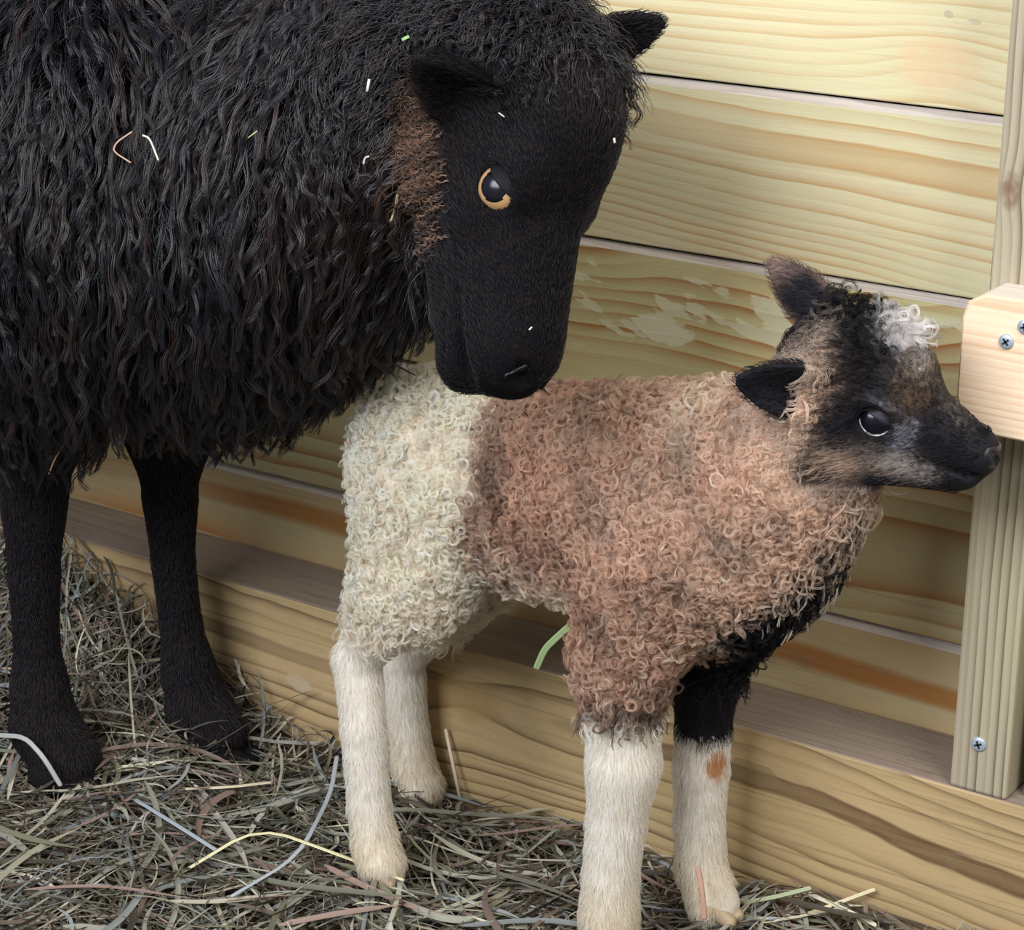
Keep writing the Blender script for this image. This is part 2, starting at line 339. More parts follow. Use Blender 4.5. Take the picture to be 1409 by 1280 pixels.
# ------------------------------------------------------------------ signed-distance sculpting
class Sculpt:
    def __init__(s, lo, hi, h):
        s.lo = np.array(lo, float); s.h = h
        s.n = np.ceil((np.array(hi)-s.lo)/h).astype(int)+1
        s.v = np.full(s.n, .5, np.float32)
        s.ax = [s.lo[i]+h*np.arange(s.n[i]) for i in range(3)]
    def _block(s, c0, c1, pad):
        i0 = np.clip(np.floor((c0-pad-s.lo)/s.h).astype(int), 0, s.n-1); i1 = np.clip(np.ceil((c1+pad-s.lo)/s.h).astype(int)+1, 1, s.n)
        sl = tuple(slice(a, b) for a, b in zip(i0, i1))
        P = np.stack(np.meshgrid(*[s.ax[k][sl[k]] for k in range(3)], indexing='ij'), -1)
        return sl, P
    def _merge(s, sl, d, k, sub=False):
        a = s.v[sl]
        if sub:
            d = -d; hh = np.clip(.5-.5*(a-d)/k, 0, 1) if False else np.clip(.5+.5*(d-a)/k, 0, 1)
            s.v[sl] = a*(1-hh)+d*hh+k*hh*(1-hh)
        else:
            hh = np.clip(.5+.5*(a-d)/k, 0, 1)
            s.v[sl] = a*(1-hh)+d*hh-k*hh*(1-hh)
    def cone(s, a, b, ra, rb, k=.02, sq=None, sub=False):
        a = np.asarray(a, float); b = np.asarray(b, float); R = max(ra, rb)*(max(1, sq[1]) if sq else 1)
        sl, P = s._block(np.minimum(a, b), np.maximum(a, b), R+k+2*s.h)
        if P.size == 0: return
        q = P-a; ab = b-a; L2 = float(ab@ab)+1e-12
        t = np.clip((q@ab)/L2, 0, 1)
        q = q-t[..., None]*ab
        if sq is not None:
            axv, f = np.asarray(sq[0], float), sq[1]
            al = q@axv; q = q+(al*(1/f-1))[..., None]*axv
        d = np.linalg.norm(q, axis=-1)-(ra+(rb-ra)*t)
        s._merge(sl, d, k, sub)
    def chain(s, pts, k=.02, sq=None, kin=.003):
        """a limb: its segments are joined almost hard so that joints do not swell, then melted into the body"""
        C = np.array([p for p, r in pts]); R = max(r for p, r in pts)
        sl, P = s._block(C.min(0), C.max(0), R+k+2*s.h)
        D = None
        for (a, ra), (b, rb) in zip(pts[:-1], pts[1:]):
            q = P-a; ab = b-a; t = np.clip((q@ab)/(float(ab@ab)+1e-12), 0, 1); q = q-t[..., None]*ab
            if sq is not None:
                al = q@sq[0]; q = q+(al*(1/sq[1]-1))[..., None]*sq[0]
            d = np.linalg.norm(q, axis=-1)-(ra+(rb-ra)*(t*t*(3-2*t)))
            if D is None: D = d
            else:
                hh = np.clip(.5+.5*(D-d)/kin, 0, 1); D = D*(1-hh)+d*hh-kin*hh*(1-hh)
        s._merge(sl, D.astype(np.float32), k)
    def ell(s, c, axes, rad, k=.02, sub=False):
        c = np.asarray(c, float); axes = np.asarray(axes, float); rad = np.asarray(rad, float); R = rad.max()
        sl, P = s._block(c, c, R+k+2*s.h)
        if P.size == 0: return
        q = (P-c)@axes.T
        k0 = np.linalg.norm(q/rad, axis=-1); k1 = np.linalg.norm(q/rad**2, axis=-1)
        d = k0*(k0-1)/np.maximum(k1, 1e-6)
        s._merge(sl, d, k, sub)
    def ear(s, base, dl, dw, dn, L, wd, cup, th, k=.008, bend=0.0):
        """leaf-shaped cupped ear: dl length axis, dw width axis, dn the open side's normal"""
        c1 = base+dl*L
        sl, P = s._block(np.minimum(base, c1), np.maximum(base, c1), wd+.02)
        q = P-base; l = q@dl; w = q@dw; n = q@dn
        t = l/L
        tt = np.clip(t, 0, 1)
        wid = wd*(np.sin(np.pi*np.clip(tt*.80+.16, 0, 1))**.75)*(1-.25*tt)
        n0 = cup*(w/wd)**2*wd+bend*tt*tt
        dx = np.maximum(np.abs(w)-wid, 0); dz = np.abs(n-n0)-th*(1-.45*tt)
        dl_ = np.maximum(np.maximum(-l, l-L), 0)
        d = np.sqrt(dx**2+dl_**2+np.maximum(dz, 0)**2)-.0012+np.minimum(np.maximum(dz, -.003), 0)*(dx+dl_ <= 0)
        s._merge(sl, d.astype(np.float32), k)
    def mesh(s):
        v = s.v; S = v < 0; n = s.n
        cs = [(i, j, k) for i in (0, 1) for j in (0, 1) for k in (0, 1)]
        def cut(A, o): return A[o[0]:n[0]-1+o[0], o[1]:n[1]-1+o[1], o[2]:n[2]-1+o[2]]
        cnt = sum(cut(S, o).astype(np.int8) for o in cs)
        act = (cnt > 0) & (cnt < 8); I = np.argwhere(act)
        acc = np.zeros((len(I), 3)); num = np.zeros(len(I))
        for o in cs:
            for axd in range(3):
                if o[axd]: continue
                p = list(o); p[axd] = 1
                a = v[tuple((I+o).T)]; b = v[tuple((I+p).T)]
                m = (a < 0) != (b < 0); t = np.where(m, a/np.where(m, a-b, 1), 0)
                pt = np.repeat(np.array(o, float)[None], len(I), 0); pt[:, axd] = t
                acc += pt*m[:, None]; num += m
        V = s.lo+s.h*(I+acc/num[:, None])
        idx = np.full(act.shape, -1, np.int64); idx[tuple(I.T)] = np.arange(len(I))
        F = []
        for axd in range(3):
            u, w = (axd+1) % 3, (axd+2) % 3
            A = np.moveaxis(S, [axd, u, w], [0, 1, 2])
            m = A[:-1] != A[1:]; m = m[:, 1:-1, 1:-1]; E = np.argwhere(m)+[0, 1, 1]
            neg = A[E[:, 0], E[:, 1], E[:, 2]]
            ID = np.moveaxis(idx, [axd, u, w], [0, 1, 2])
            q = [ID[E[:, 0], E[:, 1]-a, E[:, 2]-b] for a, b in ((1, 1), (0, 1), (0, 0), (1, 0))]
            Q = np.stack(q, 1); Q[~neg] = Q[~neg][:, ::-1]
            F.append(Q[(Q >= 0).all(1)])
        return V, np.concatenate(F)

def vnormals(V, F):
    n = np.cross(V[F[:, 2]]-V[F[:, 0]], V[F[:, 3]]-V[F[:, 1]]); N = np.zeros_like(V)
    for k in range(4): np.add.at(N, F[:, k], n)
    return unit(N)
def relax(V, F, it=2):
    for _ in range(it):
        A = np.zeros_like(V); c = np.zeros(len(V))
        for k in range(4):
            for o in (1, 3):
                np.add.at(A, F[:, k], V[F[:, (k+o) % 4]]); np.add.at(c, F[:, k], 1)
        V = .5*V+.5*A/c[:, None]
    return V
def scatter(V, F, N, dens, weight=None):
    """random points per square metre on the surface; weight(P, N) in 0..1 thins them"""
    T = np.concatenate([F[:, [0, 1, 2]], F[:, [0, 2, 3]]])
    a = np.linalg.norm(np.cross(V[T[:, 1]]-V[T[:, 0]], V[T[:, 2]]-V[T[:, 0]]), axis=1)/2
    n = int(a.sum()*dens); t = T[rng.choice(len(T), n, p=a/a.sum())]
    u = rng.random((n, 2)); fl = u.sum(1) > 1; u[fl] = 1-u[fl]
    P = V[t[:, 0]]+(V[t[:, 1]]-V[t[:, 0]])*u[:, :1]+(V[t[:, 2]]-V[t[:, 0]])*u[:, 1:]
    n_ = unit(N[t[:, 0]]*(1-u.sum(1))[:, None]+N[t[:, 1]]*u[:, :1]+N[t[:, 2]]*u[:, 1:])
    see = (n_*unit(CAM_O-P)).sum(1)                  # thinner coat on the side turned to the wall
    keep = rng.random(n) < np.where(see > -.35, 1.0, .3)
    if weight is not None: keep &= rng.random(n) < weight(P, n_)
    return P[keep], n_[keep]
def tangent(d, n):
    return unit(d-(d*n).sum(-1, keepdims=True)*n)

def hair(name, P, cols, r0, r1, mat, parent):
    """P (n, k, 3) world paths, cols (n, k, 3); each path one hair"""
    n, k = P.shape[:2]
    off = np.zeros(3); p = parent
    while p is not None: off += np.array(p.location); p = p.parent
    cv = bpy.data.hair_curves.new(name); cv.add_curves([k]*n)
    cv.attributes['position'].data.foreach_set('vector', (P-off).astype(np.float32).ravel())
    t = np.linspace(0, 1, k); rad = (r0+(r1-r0)*t**1.5)[None]*np.ones((n, 1)) if np.ndim(r0) == 0 else r0[:, None]*(1-t**1.5)+r1[:, None]*t**1.5
    ra = cv.attributes.get('radius') or cv.attributes.new('radius', 'FLOAT', 'POINT')
    ra.data.foreach_set('value', rad.astype(np.float32).ravel())
    ca = cv.attributes.new('Col', 'FLOAT_COLOR', 'POINT')
    if cols.ndim == 2: cols = np.repeat(cols[:, None], k, 1)
    ca.data.foreach_set('color', np.concatenate([cols, np.ones((n, k, 1))], 2).astype(np.float32).ravel())
    cv.materials.append(mat)
    o = bpy.data.objects.new(name, cv); COL.objects.link(o); o.parent = parent
    return o
def flow(P, n, comb, L, lift=.5, k=8, droop=0.0, wave=0.0, wfreq=1.0, jit=.15):
    """hairs that leave the skin and bend over along comb; returns (n, k, 3)"""
    m = len(P); tan = tangent(comb+rng.normal(0, jit, (m, 3)), n); side = np.cross(n, tan)
    t = np.linspace(0, 1, k)[None, :, None]
    lift = np.broadcast_to(np.asarray(lift, float), (m,))[:, None, None]
    L = np.broadcast_to(np.asarray(L, float), (m,))[:, None, None]
    d = n[:, None]*lift*(1-t)+tan[:, None]*(.35+t)
    d[..., 2:] -= droop*t
    d = unit(d); st = d*L/(k-1); pos = P[:, None]+np.cumsum(st, 1)-st
    if np.ndim(wave) or wave:
        ph = rng.random((m, 1, 1))*6.28; wv = np.broadcast_to(np.asarray(wave, float), (m,))[:, None, None]
        wf = np.broadcast_to(np.asarray(wfreq, float), (m,))[:, None, None]
        pos = pos+side[:, None]*wv*np.sin(6.283*wf*t+ph)*t**.7+n[:, None]*wv*.7*np.cos(6.283*wf*t+ph*1.7)*t**.7
    return pos
def clump(pos, m, spread, tip=.3, jit=.0006):
    """m hairs per lock following pos (n,k,3)"""
    n, k = pos.shape[:2]; t = np.linspace(0, 1, k)[None, None, :, None]
    off = rng.normal(0, 1, (n, m, 1, 3))*np.broadcast_to(np.asarray(spread, float), (n,))[:, None, None, None]
    wob = np.cumsum(rng.normal(0, jit, (n, m, k, 3)), 2)*.6
    out = pos[:, None]+off*(1-(1-tip)*t)+wob*t
    return out.reshape(n*m, k, 3)
def curl(P, n, r, H, turns, k=12, tilt=.35, comb=None):
    """ringlets: rise off the skin and close into a ring lying roughly on the fleece"""
    m = len(P)
    a = tangent(rng.normal(0, 1, (m, 3)) if comb is None else comb+rng.normal(0, .7, (m, 3)), n)
    b = np.cross(n, a)*rng.choice([-1, 1], m)[:, None]
    b = unit(b+n*rng.normal(0, tilt, (m, 1))); a = unit(a+n*rng.normal(0, tilt*.6, (m, 1)))
    t = np.linspace(0, 1, k)[None]; ph = t*6.283*turns[:, None]
    rr = r[:, None]*(1-.35*t)
    up = H[:, None]*np.minimum(1, t*2.2)**.7
    return P[:, None]+n[:, None]*up[..., None]+a[:, None]*(rr*np.sin(ph))[..., None]+b[:, None]*(rr*(1-np.cos(ph)))[..., None]

def uv_sphere(c, axes, r, mat_of, nu=32, nv=20, flat=1.0):
    """sphere with its pole along axes[0]; mat_of(angle from pole, azimuth) gives a material index"""
    V, F, MI = [], [], []
    for j in range(nv+1):
        th = math.pi*j/nv
        for i in range(nu):
            ph = 2*math.pi*i/nu
            V.append(np.array(c)+r*(flat*axes[0]*math.cos(th)+axes[1]*math.sin(th)*math.cos(ph)+axes[2]*math.sin(th)*math.sin(ph)))
    for j in range(nv):
        for i in range(nu):
            F.append((j*nu+i, j*nu+(i+1) % nu, (j+1)*nu+(i+1) % nu, (j+1)*nu+i)); MI.append(mat_of(math.pi*(j+.5)/nv, 2*math.pi*(i+.5)/nu))
    return V, F, MI
def tube(name, pts, rad, mat, parent, n=8):
    pts = np.array(pts, float); V, F = [], []
    for i, p in enumerate(pts):
        d = unit(pts[min(i+1, len(pts)-1)]-pts[max(i-1, 0)]); a = unit(np.cross(d, [0.13, .31, .94])); b = np.cross(d, a)
        rr = rad[i] if np.ndim(rad) else rad
        for q in range(n): V.append(p+rr*(a*math.cos(6.283*q/n)+b*math.sin(6.283*q/n)))
    for i in range(len(pts)-1):
        for q in range(n): F.append((i*n+q, i*n+(q+1) % n, (i+1)*n+(q+1) % n, (i+1)*n+q))
    F.append(list(range(n))[::-1]); F.append([(len(pts)-1)*n+q for q in range(n)])
    return mesh_obj(name, V, F, [mat], parent)

# ------------------------------------------------------------------ the lamb
M_skin = attr_mat('short_coat_skin', .7, .2)
M_fur = attr_mat('lamb_hair', .5, .35, through=.45)
M_lamb_lid = plain('grey_eyelid', (48, 46, 57), .6, .3, var=.15)
M_eye_dark = plain('dark_wet_eye', (18, 16, 26), .22, .4)
M_eye_rim = plain('pale_eye_rim', (200, 196, 204), .25, .5)
M_hoof_pale = plain('pale_hoof', (176, 156, 126), .5, .3, var=.2, nscale=80)
lamb = empty('lamb', (-.30, -.175, GROUND))
tag(lamb, 'small curly newborn lamb with cream rump, brown body and black face, standing by wall', 'lamb')
LP = aty
S0 = LP(1172, 522, -.19)
_a = math.radians(19); _dn = math.radians(23)
LD = np.array([math.cos(_a)*math.cos(_dn), math.sin(_a)*math.cos(_dn), -math.sin(_dn)])
LN = unit(np.array([math.sin(_a), -math.cos(_a), 0.06])); LN = unit(LN-(LN@LD)*LD)
LF = np.cross(LN, LD); LF = LF if LF[2] > 0 else -LF
HK = .94
def HL(d, f, n=0.0): return S0+HK*(.90*d*LD+f*LF+n*LN)
def hl(P): q = (P-S0)/HK; return q@LD/.90, q@LF, q@LN
legs = {
 'hn': [(LP(602, 690, -.205), .050), (LP(568, 800, -.222), .036), (LP(492, 905, -.236), .0160), (LP(500, 1000, -.240), .0145), (LP(508, 1110, -.240), .0140), (LP(516, 1160, -.240), .0158), (LP(525, 1188, -.242), .0165)],
 'hf': [(LP(640, 760, -.135), .042), (LP(600, 830, -.115), .028), (LP(552, 905, -.107), .0165), (LP(562, 1000, -.105), .0140), (LP(570, 1055, -.105), .0160), (LP(580, 1082, -.106), .0170)],
 'fn': [(LP(905, 780, -.205), .048), (LP(860, 895, -.218), .031), (LP(856, 985, -.222), .0235), (LP(858, 1048, -.222), .0240), (LP(848, 1130, -.222), .0190), (LP(840, 1205, -.222), .0180), (LP(838, 1268, -.223), .0200)],
 'ff': [(LP(995, 800, -.150), .046), (LP(972, 900, -.140), .027), (LP(968, 1000, -.138), .0180), (LP(965, 1055, -.138), .0178), (LP(962, 1130, -.138), .0162), (LP(965, 1195, -.139), .0170), (LP(984, 1243, -.141), .0190)],
}
LAT = (np.array([0, 1., 0]), .93)
sc = Sculpt((-.56, -.295, GROUND-.005), (.12, -.055, .36), .0026)
sc.chain([(LP(603, 628, -.168), .057), (LP(750, 676, -.168), .070), (LP(900, 698, -.170), .080), (LP(1000, 708, -.172), .076)], .03, LAT)
sc.cone(LP(600, 640, -.19), LP(590, 740, -.20), .050, .045, .03)
for L in legs.values(): sc.chain(L, .022)
sc.chain([(LP(1015, 682, -.172), .066), (LP(1095, 628, -.180), .052), (LP(1150, 572, -.187), .043)], .03)
sc.cone(LP(1002, 762, -.172), LP(1088, 656, -.182), .050, .034, .03)
H = lambda d, f, n=0.0: HL(d, f, n)
AX = [LD, LF, LN]
sc.ell(H(0, .002), AX, (.046, .044, .037), .02)
sc.ell(H(.026, .012), AX, (.030, .031, .028), .015)
sc.cone(H(.028, -.006), H(.103, -.008), .034, .0185, .012, (LN, .86))
sc.cone(H(.022, -.038), H(.103, -.0260), .027, .0125, .014, (LN, .85))
sc.ell(H(.113, -.006), AX, (.0125, .0135, .0155), .008)
sc.ell(H(.106, -.025), AX, (.012, .0075, .012), .006)
for s in (-1, 1):
    sc.ell(H(.027, -.006, s*.0295), AX, (.018, .014, .009), .009)            # brow and lids
    sc.ell(H(.029, -.010, s*.0385), AX, (.0128, .0080, .010), .004, sub=True)
    sc.cone(H(.078, -.0235, s*.0175), H(.123, -.0185, s*.010), .0022, .0026, .003, sub=True)
    sc.cone(H(.1215, -.003, s*.0085), H(.117, -.0005, s*.0140), .0040, .0022, .003, sub=True)
# ears: near one out to the side with its dark inside showing, far one pricked up and back
eb, et = LP(1122, 530, -.226), LP(1018, 524, -.258)
dl = unit(et-eb); dn = unit(.80*TW-.55*UP); dn = unit(dn-(dn@dl)*dl); dw = np.cross(dn, dl)
sc.ear(eb, dl, dw, dn, np.linalg.norm(et-eb)*1.04, .0215, .45, .0026)
ear_near = (eb, dl, dw, dn)
eb2, et2 = LP(1137, 440, -.168), LP(1063, 362, -.150)
dl2 = unit(et2-eb2); dn2 = unit(-.75*TW+.3*RT); dn2 = unit(dn2-(dn2@dl2)*dl2); dw2 = np.cross(dn2, dl2)
sc.ear(eb2, dl2, dw2, dn2, np.linalg.norm(et2-eb2)*1.04, .0178, .45, .0026)
V, F = sc.mesh(); V = relax(V, F, 2); N = vnormals(V, F)

# ---- coat pattern
WHITE, CREAM = srgb(255, 248, 238), srgb(255, 240, 218)
BROWN, COPPER, TAN = srgb(200, 166, 146), srgb(218, 180, 157), srgb(248, 229, 211)
BLACK, GREYT = srgb(34, 33, 40), srgb(176, 160, 146)
def side_px(P, yr=-.225):
    q = P.copy(); q[:, 1] = yr; return proj(q)
def legsel(P):
    x, y = P[:, 0], P[:, 1]
    q = side_px(P, -.2); hind = q[:, 0] < 720
    near = y < -.178
    return hind, near
Z_HN = LP(500, 868, -.238)[2]; Z_HF = LP(555, 850, -.106)[2]; Z_FN = LP(850, 985, -.225)[2]; Z_FF = LP(970, 925, -.138)[2]
def fleece_cut(P):
    hind, near = legsel(P)
    return np.where(hind, np.where(near, Z_HN, Z_HF), np.where(near, Z_FN, Z_FF))
def headness(P):
    d, f, n = hl(P)
    return sstep(-.034, -.016, d+.25*f-.12*np.abs(n))*np.where(d > .062, 1, sstep(-.068, -.056, f-.30*np.minimum(d-.045, 0)))*(np.linalg.norm(P-H(.05, 0), axis=1) < .14)
def is_ear(P):
    m = np.zeros(len(P), bool)
    for (b, l, w, n) in ((eb, dl, dw, dn), (eb2, dl2, dw2, dn2)):
        q = P-b; t = q@l
        m |= (t > .012) & (t < .09) & (np.abs(q@w) < .028) & (np.abs(q@n) < .016)
    return m
def coat(P, jit=0.0):
    n = len(P); q = side_px(P); x, y = q[:, 0], q[:, 1]
    jx = x+rng.normal(0, 7, n)+9*np.sin(y*.045); jy = y+rng.normal(0, 10, n)
    warm = .5+.5*np.sin(x*.021+1.3)*np.sin(y*.027)
    br = mixc(BROWN[None], COPPER[None], rng.random(n)*.6+.4*warm)
    br = mixc(br, TAN[None], np.clip(sstep(720, 1080, jx)*.6+rng.random(n)**2*.55-.10, 0, 1))
    blot = np.sin(P[:, 0]*61+1.1)*np.sin(P[:, 2]*73+.4)+np.sin(P[:, 0]*133+P[:, 2]*91)*.6
    br = mixc(br, TAN[None], np.clip(.30*blot, 0, .6)); br = br*(1-np.clip(-.22*blot, 0, .4))[:, None]
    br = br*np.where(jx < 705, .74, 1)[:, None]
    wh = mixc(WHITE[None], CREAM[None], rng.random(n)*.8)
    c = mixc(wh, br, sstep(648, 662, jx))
    for (cx, cy, rx, ry, a) in ((840, 552, 55, 26, .8), (940, 585, 40, 30, .8), (700, 782, 34, 40, .75), (790, 610, 40, 25, .35), (880, 690, 60, 60, .25)):
        g = a*np.exp(-((jx-cx)/rx)**2-((jy-cy)/ry)**2); c = mixc(c, wh, g)
    g = sstep(775, 830, jy+.10*(jx-700))*(1-sstep(775, 815, jx)); c = mixc(c, wh*.96, g)     # pale belly
    dk = (jx-1160)*.68+(jy-695)*.73                                                     # black chest and throat
    c = mixc(c, BLACK[None], sstep(4, 30, dk)*sstep(900, 960, jx))
    g = np.exp(-(np.linalg.norm(P-LP(1122, 442, -.180), axis=1)/.042)**4); c = mixc(c, BLACK[None]*1.1, np.clip(g*1.2+rng.normal(0, .1, n)*(g > .1), 0, 1))
    hind, near = legsel(P)
    low = (~hind) & near & (jy > 930); c = mixc(c, srgb(76, 56, 48)[None], np.where(low, sstep(925, 985, jy)*.85, 0))
    zc = P[:, 2]+rng.normal(0, .003, n)
    fc = fleece_cut(P)
    lw = mixc(srgb(253, 248, 240)[None], CREAM[None], rng.random(n)*.4)
    st = np.exp(-((zc-LP(525, 1170, -.24)[2])/.03)**2)*.35; lw = mixc(lw, srgb(222, 200, 160)[None], st)
    c = np.where((zc < fc)[:, None], lw, c)
    zf = LP(970, 1008, -.138)[2]
    c = np.where(((~hind) & (~near) & (zc > zf) & (zc < Z_FF+.05))[:, None], BLACK[None]*1.1, c)
    sp = (~hind) & (~near) & (np.linalg.norm((P-LP(985, 1057, -.151))*np.array([1.25, .6, .75]), axis=1) < .0095)
    c = np.where(sp[:, None], srgb(214, 166, 120)[None], c)
    # head
    d, f, s = hl(P); s = np.abs(s)
    hc = np.repeat(srgb(31, 29, 35)[None], n, 0)
    def spot(hc, cd, cf, rd, rf, col, a=1.0, smin=None, smax=None):
        g = a*np.exp(-((d-cd)/rd)**2-((f-cf)/rf)**2)
        if smin is not None: g = g*sstep(smin-.006, smin+.006, s)
        if smax is not None: g = g*(1-sstep(smax-.006, smax+.006, s))
        return mixc(hc, np.repeat(srgb(*col)[None], n, 0), np.clip(g+rng.normal(0, .30, n)*(g > .10)*(g < .95), 0, 1))
    hc = spot(hc, -.024, -.022, .017, .032, (210, 180, 156), 1.15, smin=.016)     # tan behind the eye
    hc = spot(hc, .022, -.050, .036, .014, (200, 176, 156), 1.0)               # pale jaw line
    hc = spot(hc, .060, -.034, .026, .010, (178, 168, 162), .9, smin=.008)      # grizzled cheek
    hc = spot(hc, .053, -.012, .007, .011, (186, 186, 202), .8, smin=.010)
    hc = spot(hc, .028, .005, .012, .003, (120, 118, 130), .5, smin=.016)
    hc = spot(hc, .030, -.011, .020, .013, (26, 24, 30), 1.0, smin=.016)
    hc = spot(hc, .004, -.022, .012, .012, (36, 36, 46), .9, smin=.022)
    hc = spot(hc, .080, .018, .045, .016, (104, 96, 92), .6, smax=.014)       # bridge of the nose
    hc = spot(hc, .042, .042, .016, .022, (142, 122, 104), .75)
    hc = spot(hc, .014, .050, .022, .017, (236, 232, 232), 1.5, smax=.026)      # white blaze on the crown
    hc = spot(hc, -.018, .044, .016, .020, (22, 21, 26), 1.0)
    hc = spot(hc, .046, .012, .012, .010, (108, 86, 68), .6, smin=.014)
    hc = mixc(hc, np.repeat(srgb(26, 25, 31)[None], n, 0), sstep(.088, .106, d+rng.normal(0, .003, n)))
    hc = mixc(hc, np.repeat(srgb(48, 48, 62)[None], n, 0), sstep(-.040, -.052, f+rng.normal(0, .002, n))*sstep(.03, .05, d))
    c = mixc(c, hc, headness(P))
    e = is_ear(P)
    ec = np.repeat(srgb(34, 32, 38)[None], n, 0)
    tq = np.maximum((P-eb2)@dl2, 0); wq = np.abs((P-eb2)@dw2)
    far = ((P-eb2)@dl2 > 0) & (np.linalg.norm(P-eb2, axis=1) < .09)
    ec = mixc(ec, np.repeat(srgb(170, 140, 128)[None], n, 0), np.where(far, np.clip(sstep(.030, .062, tq)*.7+sstep(.010, .018, wq)*.5, 0, .9), 0))
    c = np.where(e[:, None], ec, c)
    return np.clip(c*(1+jit*rng.normal(0, 1, n)[:, None]), 0.002, 1)
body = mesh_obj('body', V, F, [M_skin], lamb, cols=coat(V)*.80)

hd = headness
def w_fleece(P, n):
    e = is_ear(P)
    return (P[:, 2] > fleece_cut(P)-.004)*(1-hd(P))*(~e)
# undercoat: short soft fibres that fill the fleece
P, n = scatter(V, F, N, 300000, w_fleece)
pos = flow(P, n, np.repeat([[-.2, 0, -1.]], len(P), 0), rng.uniform(.005, .011, len(P)), .9, 6, .3, .0012, 1.6, .6)
cu = coat(P, .06); c = mixc(cu, np.repeat(srgb(232, 218, 206)[None], len(P), 0), np.full(len(P), .5)*(cu.sum(1) > .2)*(cu.sum(1) < 1.9))
hair('undercoat', pos, c, .00016, .00006, M_fur, lamb)
# ringlets
P, n = scatter(V, F, N, 62000, lambda P, n: w_fleece(P, n)*sstep(-.006, .030, P[:, 2]-fleece_cut(P)+rng.normal(0, .004, len(P))))
q = side_px(P)
zc = P[:, 2]-fleece_cut(P)
straggle = sstep(835, 880, q[:, 1])*(q[:, 0] < 800)+sstep(-30, 30, (q[:, 0]-1150)*.68+(q[:, 1]-690)*.73)*(q[:, 0] > 930)
r = rng.uniform(.0024, .0056, len(P)); turns = rng.uniform(.55, 1.35, len(P))
isw = q[:, 0] < 655
r = np.where(isw, r*.85, r); nearhead = np.clip((np.linalg.norm(P-H(.0, .0), axis=1)-.045)/.06, .35, 1); r = r*nearhead
lock = curl(P+n*.0025, n, r, rng.uniform(.003, .0095, len(P))*nearhead, turns, 13, .38, np.repeat([[-.3, 0, -1.]], len(P), 0))
m = 10
strands = clump(lock, m, .00060, .75, .00024)
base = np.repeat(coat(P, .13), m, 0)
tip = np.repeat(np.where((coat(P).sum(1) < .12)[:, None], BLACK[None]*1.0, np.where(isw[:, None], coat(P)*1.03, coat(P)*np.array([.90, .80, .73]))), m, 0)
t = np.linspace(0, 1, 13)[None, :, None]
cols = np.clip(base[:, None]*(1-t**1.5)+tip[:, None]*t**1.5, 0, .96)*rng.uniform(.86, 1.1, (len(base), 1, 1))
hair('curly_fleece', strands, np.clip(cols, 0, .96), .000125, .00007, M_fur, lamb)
# longer wet-looking locks along belly, thighs, chest and throat
def w_lock(P, n):
    q = side_px(P); dk = (q[:, 0]-1150)*.68+(q[:, 1]-690)*.73
    a = sstep(-30, 20, dk)*(q[:, 0] > 920)*.9+sstep(800, 850, q[:, 1])*(q[:, 0] < 860)*.8+sstep(880, 930, q[:, 1])*(q[:, 0] > 770)*(q[:, 0] < 960)*.8
    return np.clip(a+.10, 0, 1)*w_fleece(P, n)
P, n = scatter(V, F, N, 42000, w_lock)
q = side_px(P); dk = (q[:, 0]-1150)*.68+(q[:, 1]-690)*.73
fr = ((q[:, 0] > 1040) & (dk > -40))
cmb = np.where(fr[:, None], np.array([[.55, -.25, -.8]]), np.array([[.1, -.1, -1.]]))+rng.normal(0, .3, (len(P), 3))
L = np.where(fr, rng.uniform(.014, .028, len(P)), rng.uniform(.010, .022, len(P)))
lock = flow(P, n, cmb, L, .75, 11, .35, .0022, rng.uniform(.7, 1.5, len(P)), .3)
strands = clump(lock, 5, .0006, .25, .0003)
cc = coat(P, .12); cc = np.where((dk > 25)[:, None] & (rng.random(len(P)) < .25)[:, None] & fr[:, None], TAN[None]*.8, cc)
hair('long_locks', strands, np.repeat(cc, 5, 0), .0002, .00008, M_fur, lamb)
# crown and poll ringlets
def w_crown(P, n):
    d, f, s = hl(P)
    return (f > .031)*(d < .034)*(d > -.05)*(~is_ear(P))
P, n = scatter(V, F, N, 46000, w_crown)
lock = curl(P+n*.002, n, rng.uniform(.0032, .0066, len(P)), rng.uniform(.004, .010, len(P)), rng.uniform(.45, 1.0, len(P)), 12, .45)
hair('crown_curls', clump(lock, 9, .0007, .75, .0003), np.repeat(np.clip(coat(P, .2), 0, .95), 9, 0), .00014, .00007, M_fur, lamb)
def w_cheek(P, n):
    d, f, s = hl(P); return (d < .012)*(d > -.045)*(f < .03)*(f > -.065)*(~is_ear(P))
P, n = scatter(V, F, N, 60000, w_cheek)
lock = flow(P, n, np.repeat((-.8*LD-.7*LF)[None], len(P), 0), rng.uniform(.008, .016, len(P)), .5, 10, .1, .0014, rng.uniform(.6, 1.4, len(P)), .3)
hair('cheek_wool', clump(lock, 6, .0006, .4, .0003), np.repeat(np.clip(coat(P, .15), 0, .95), 6, 0), .00014, .00007, M_fur, lamb)
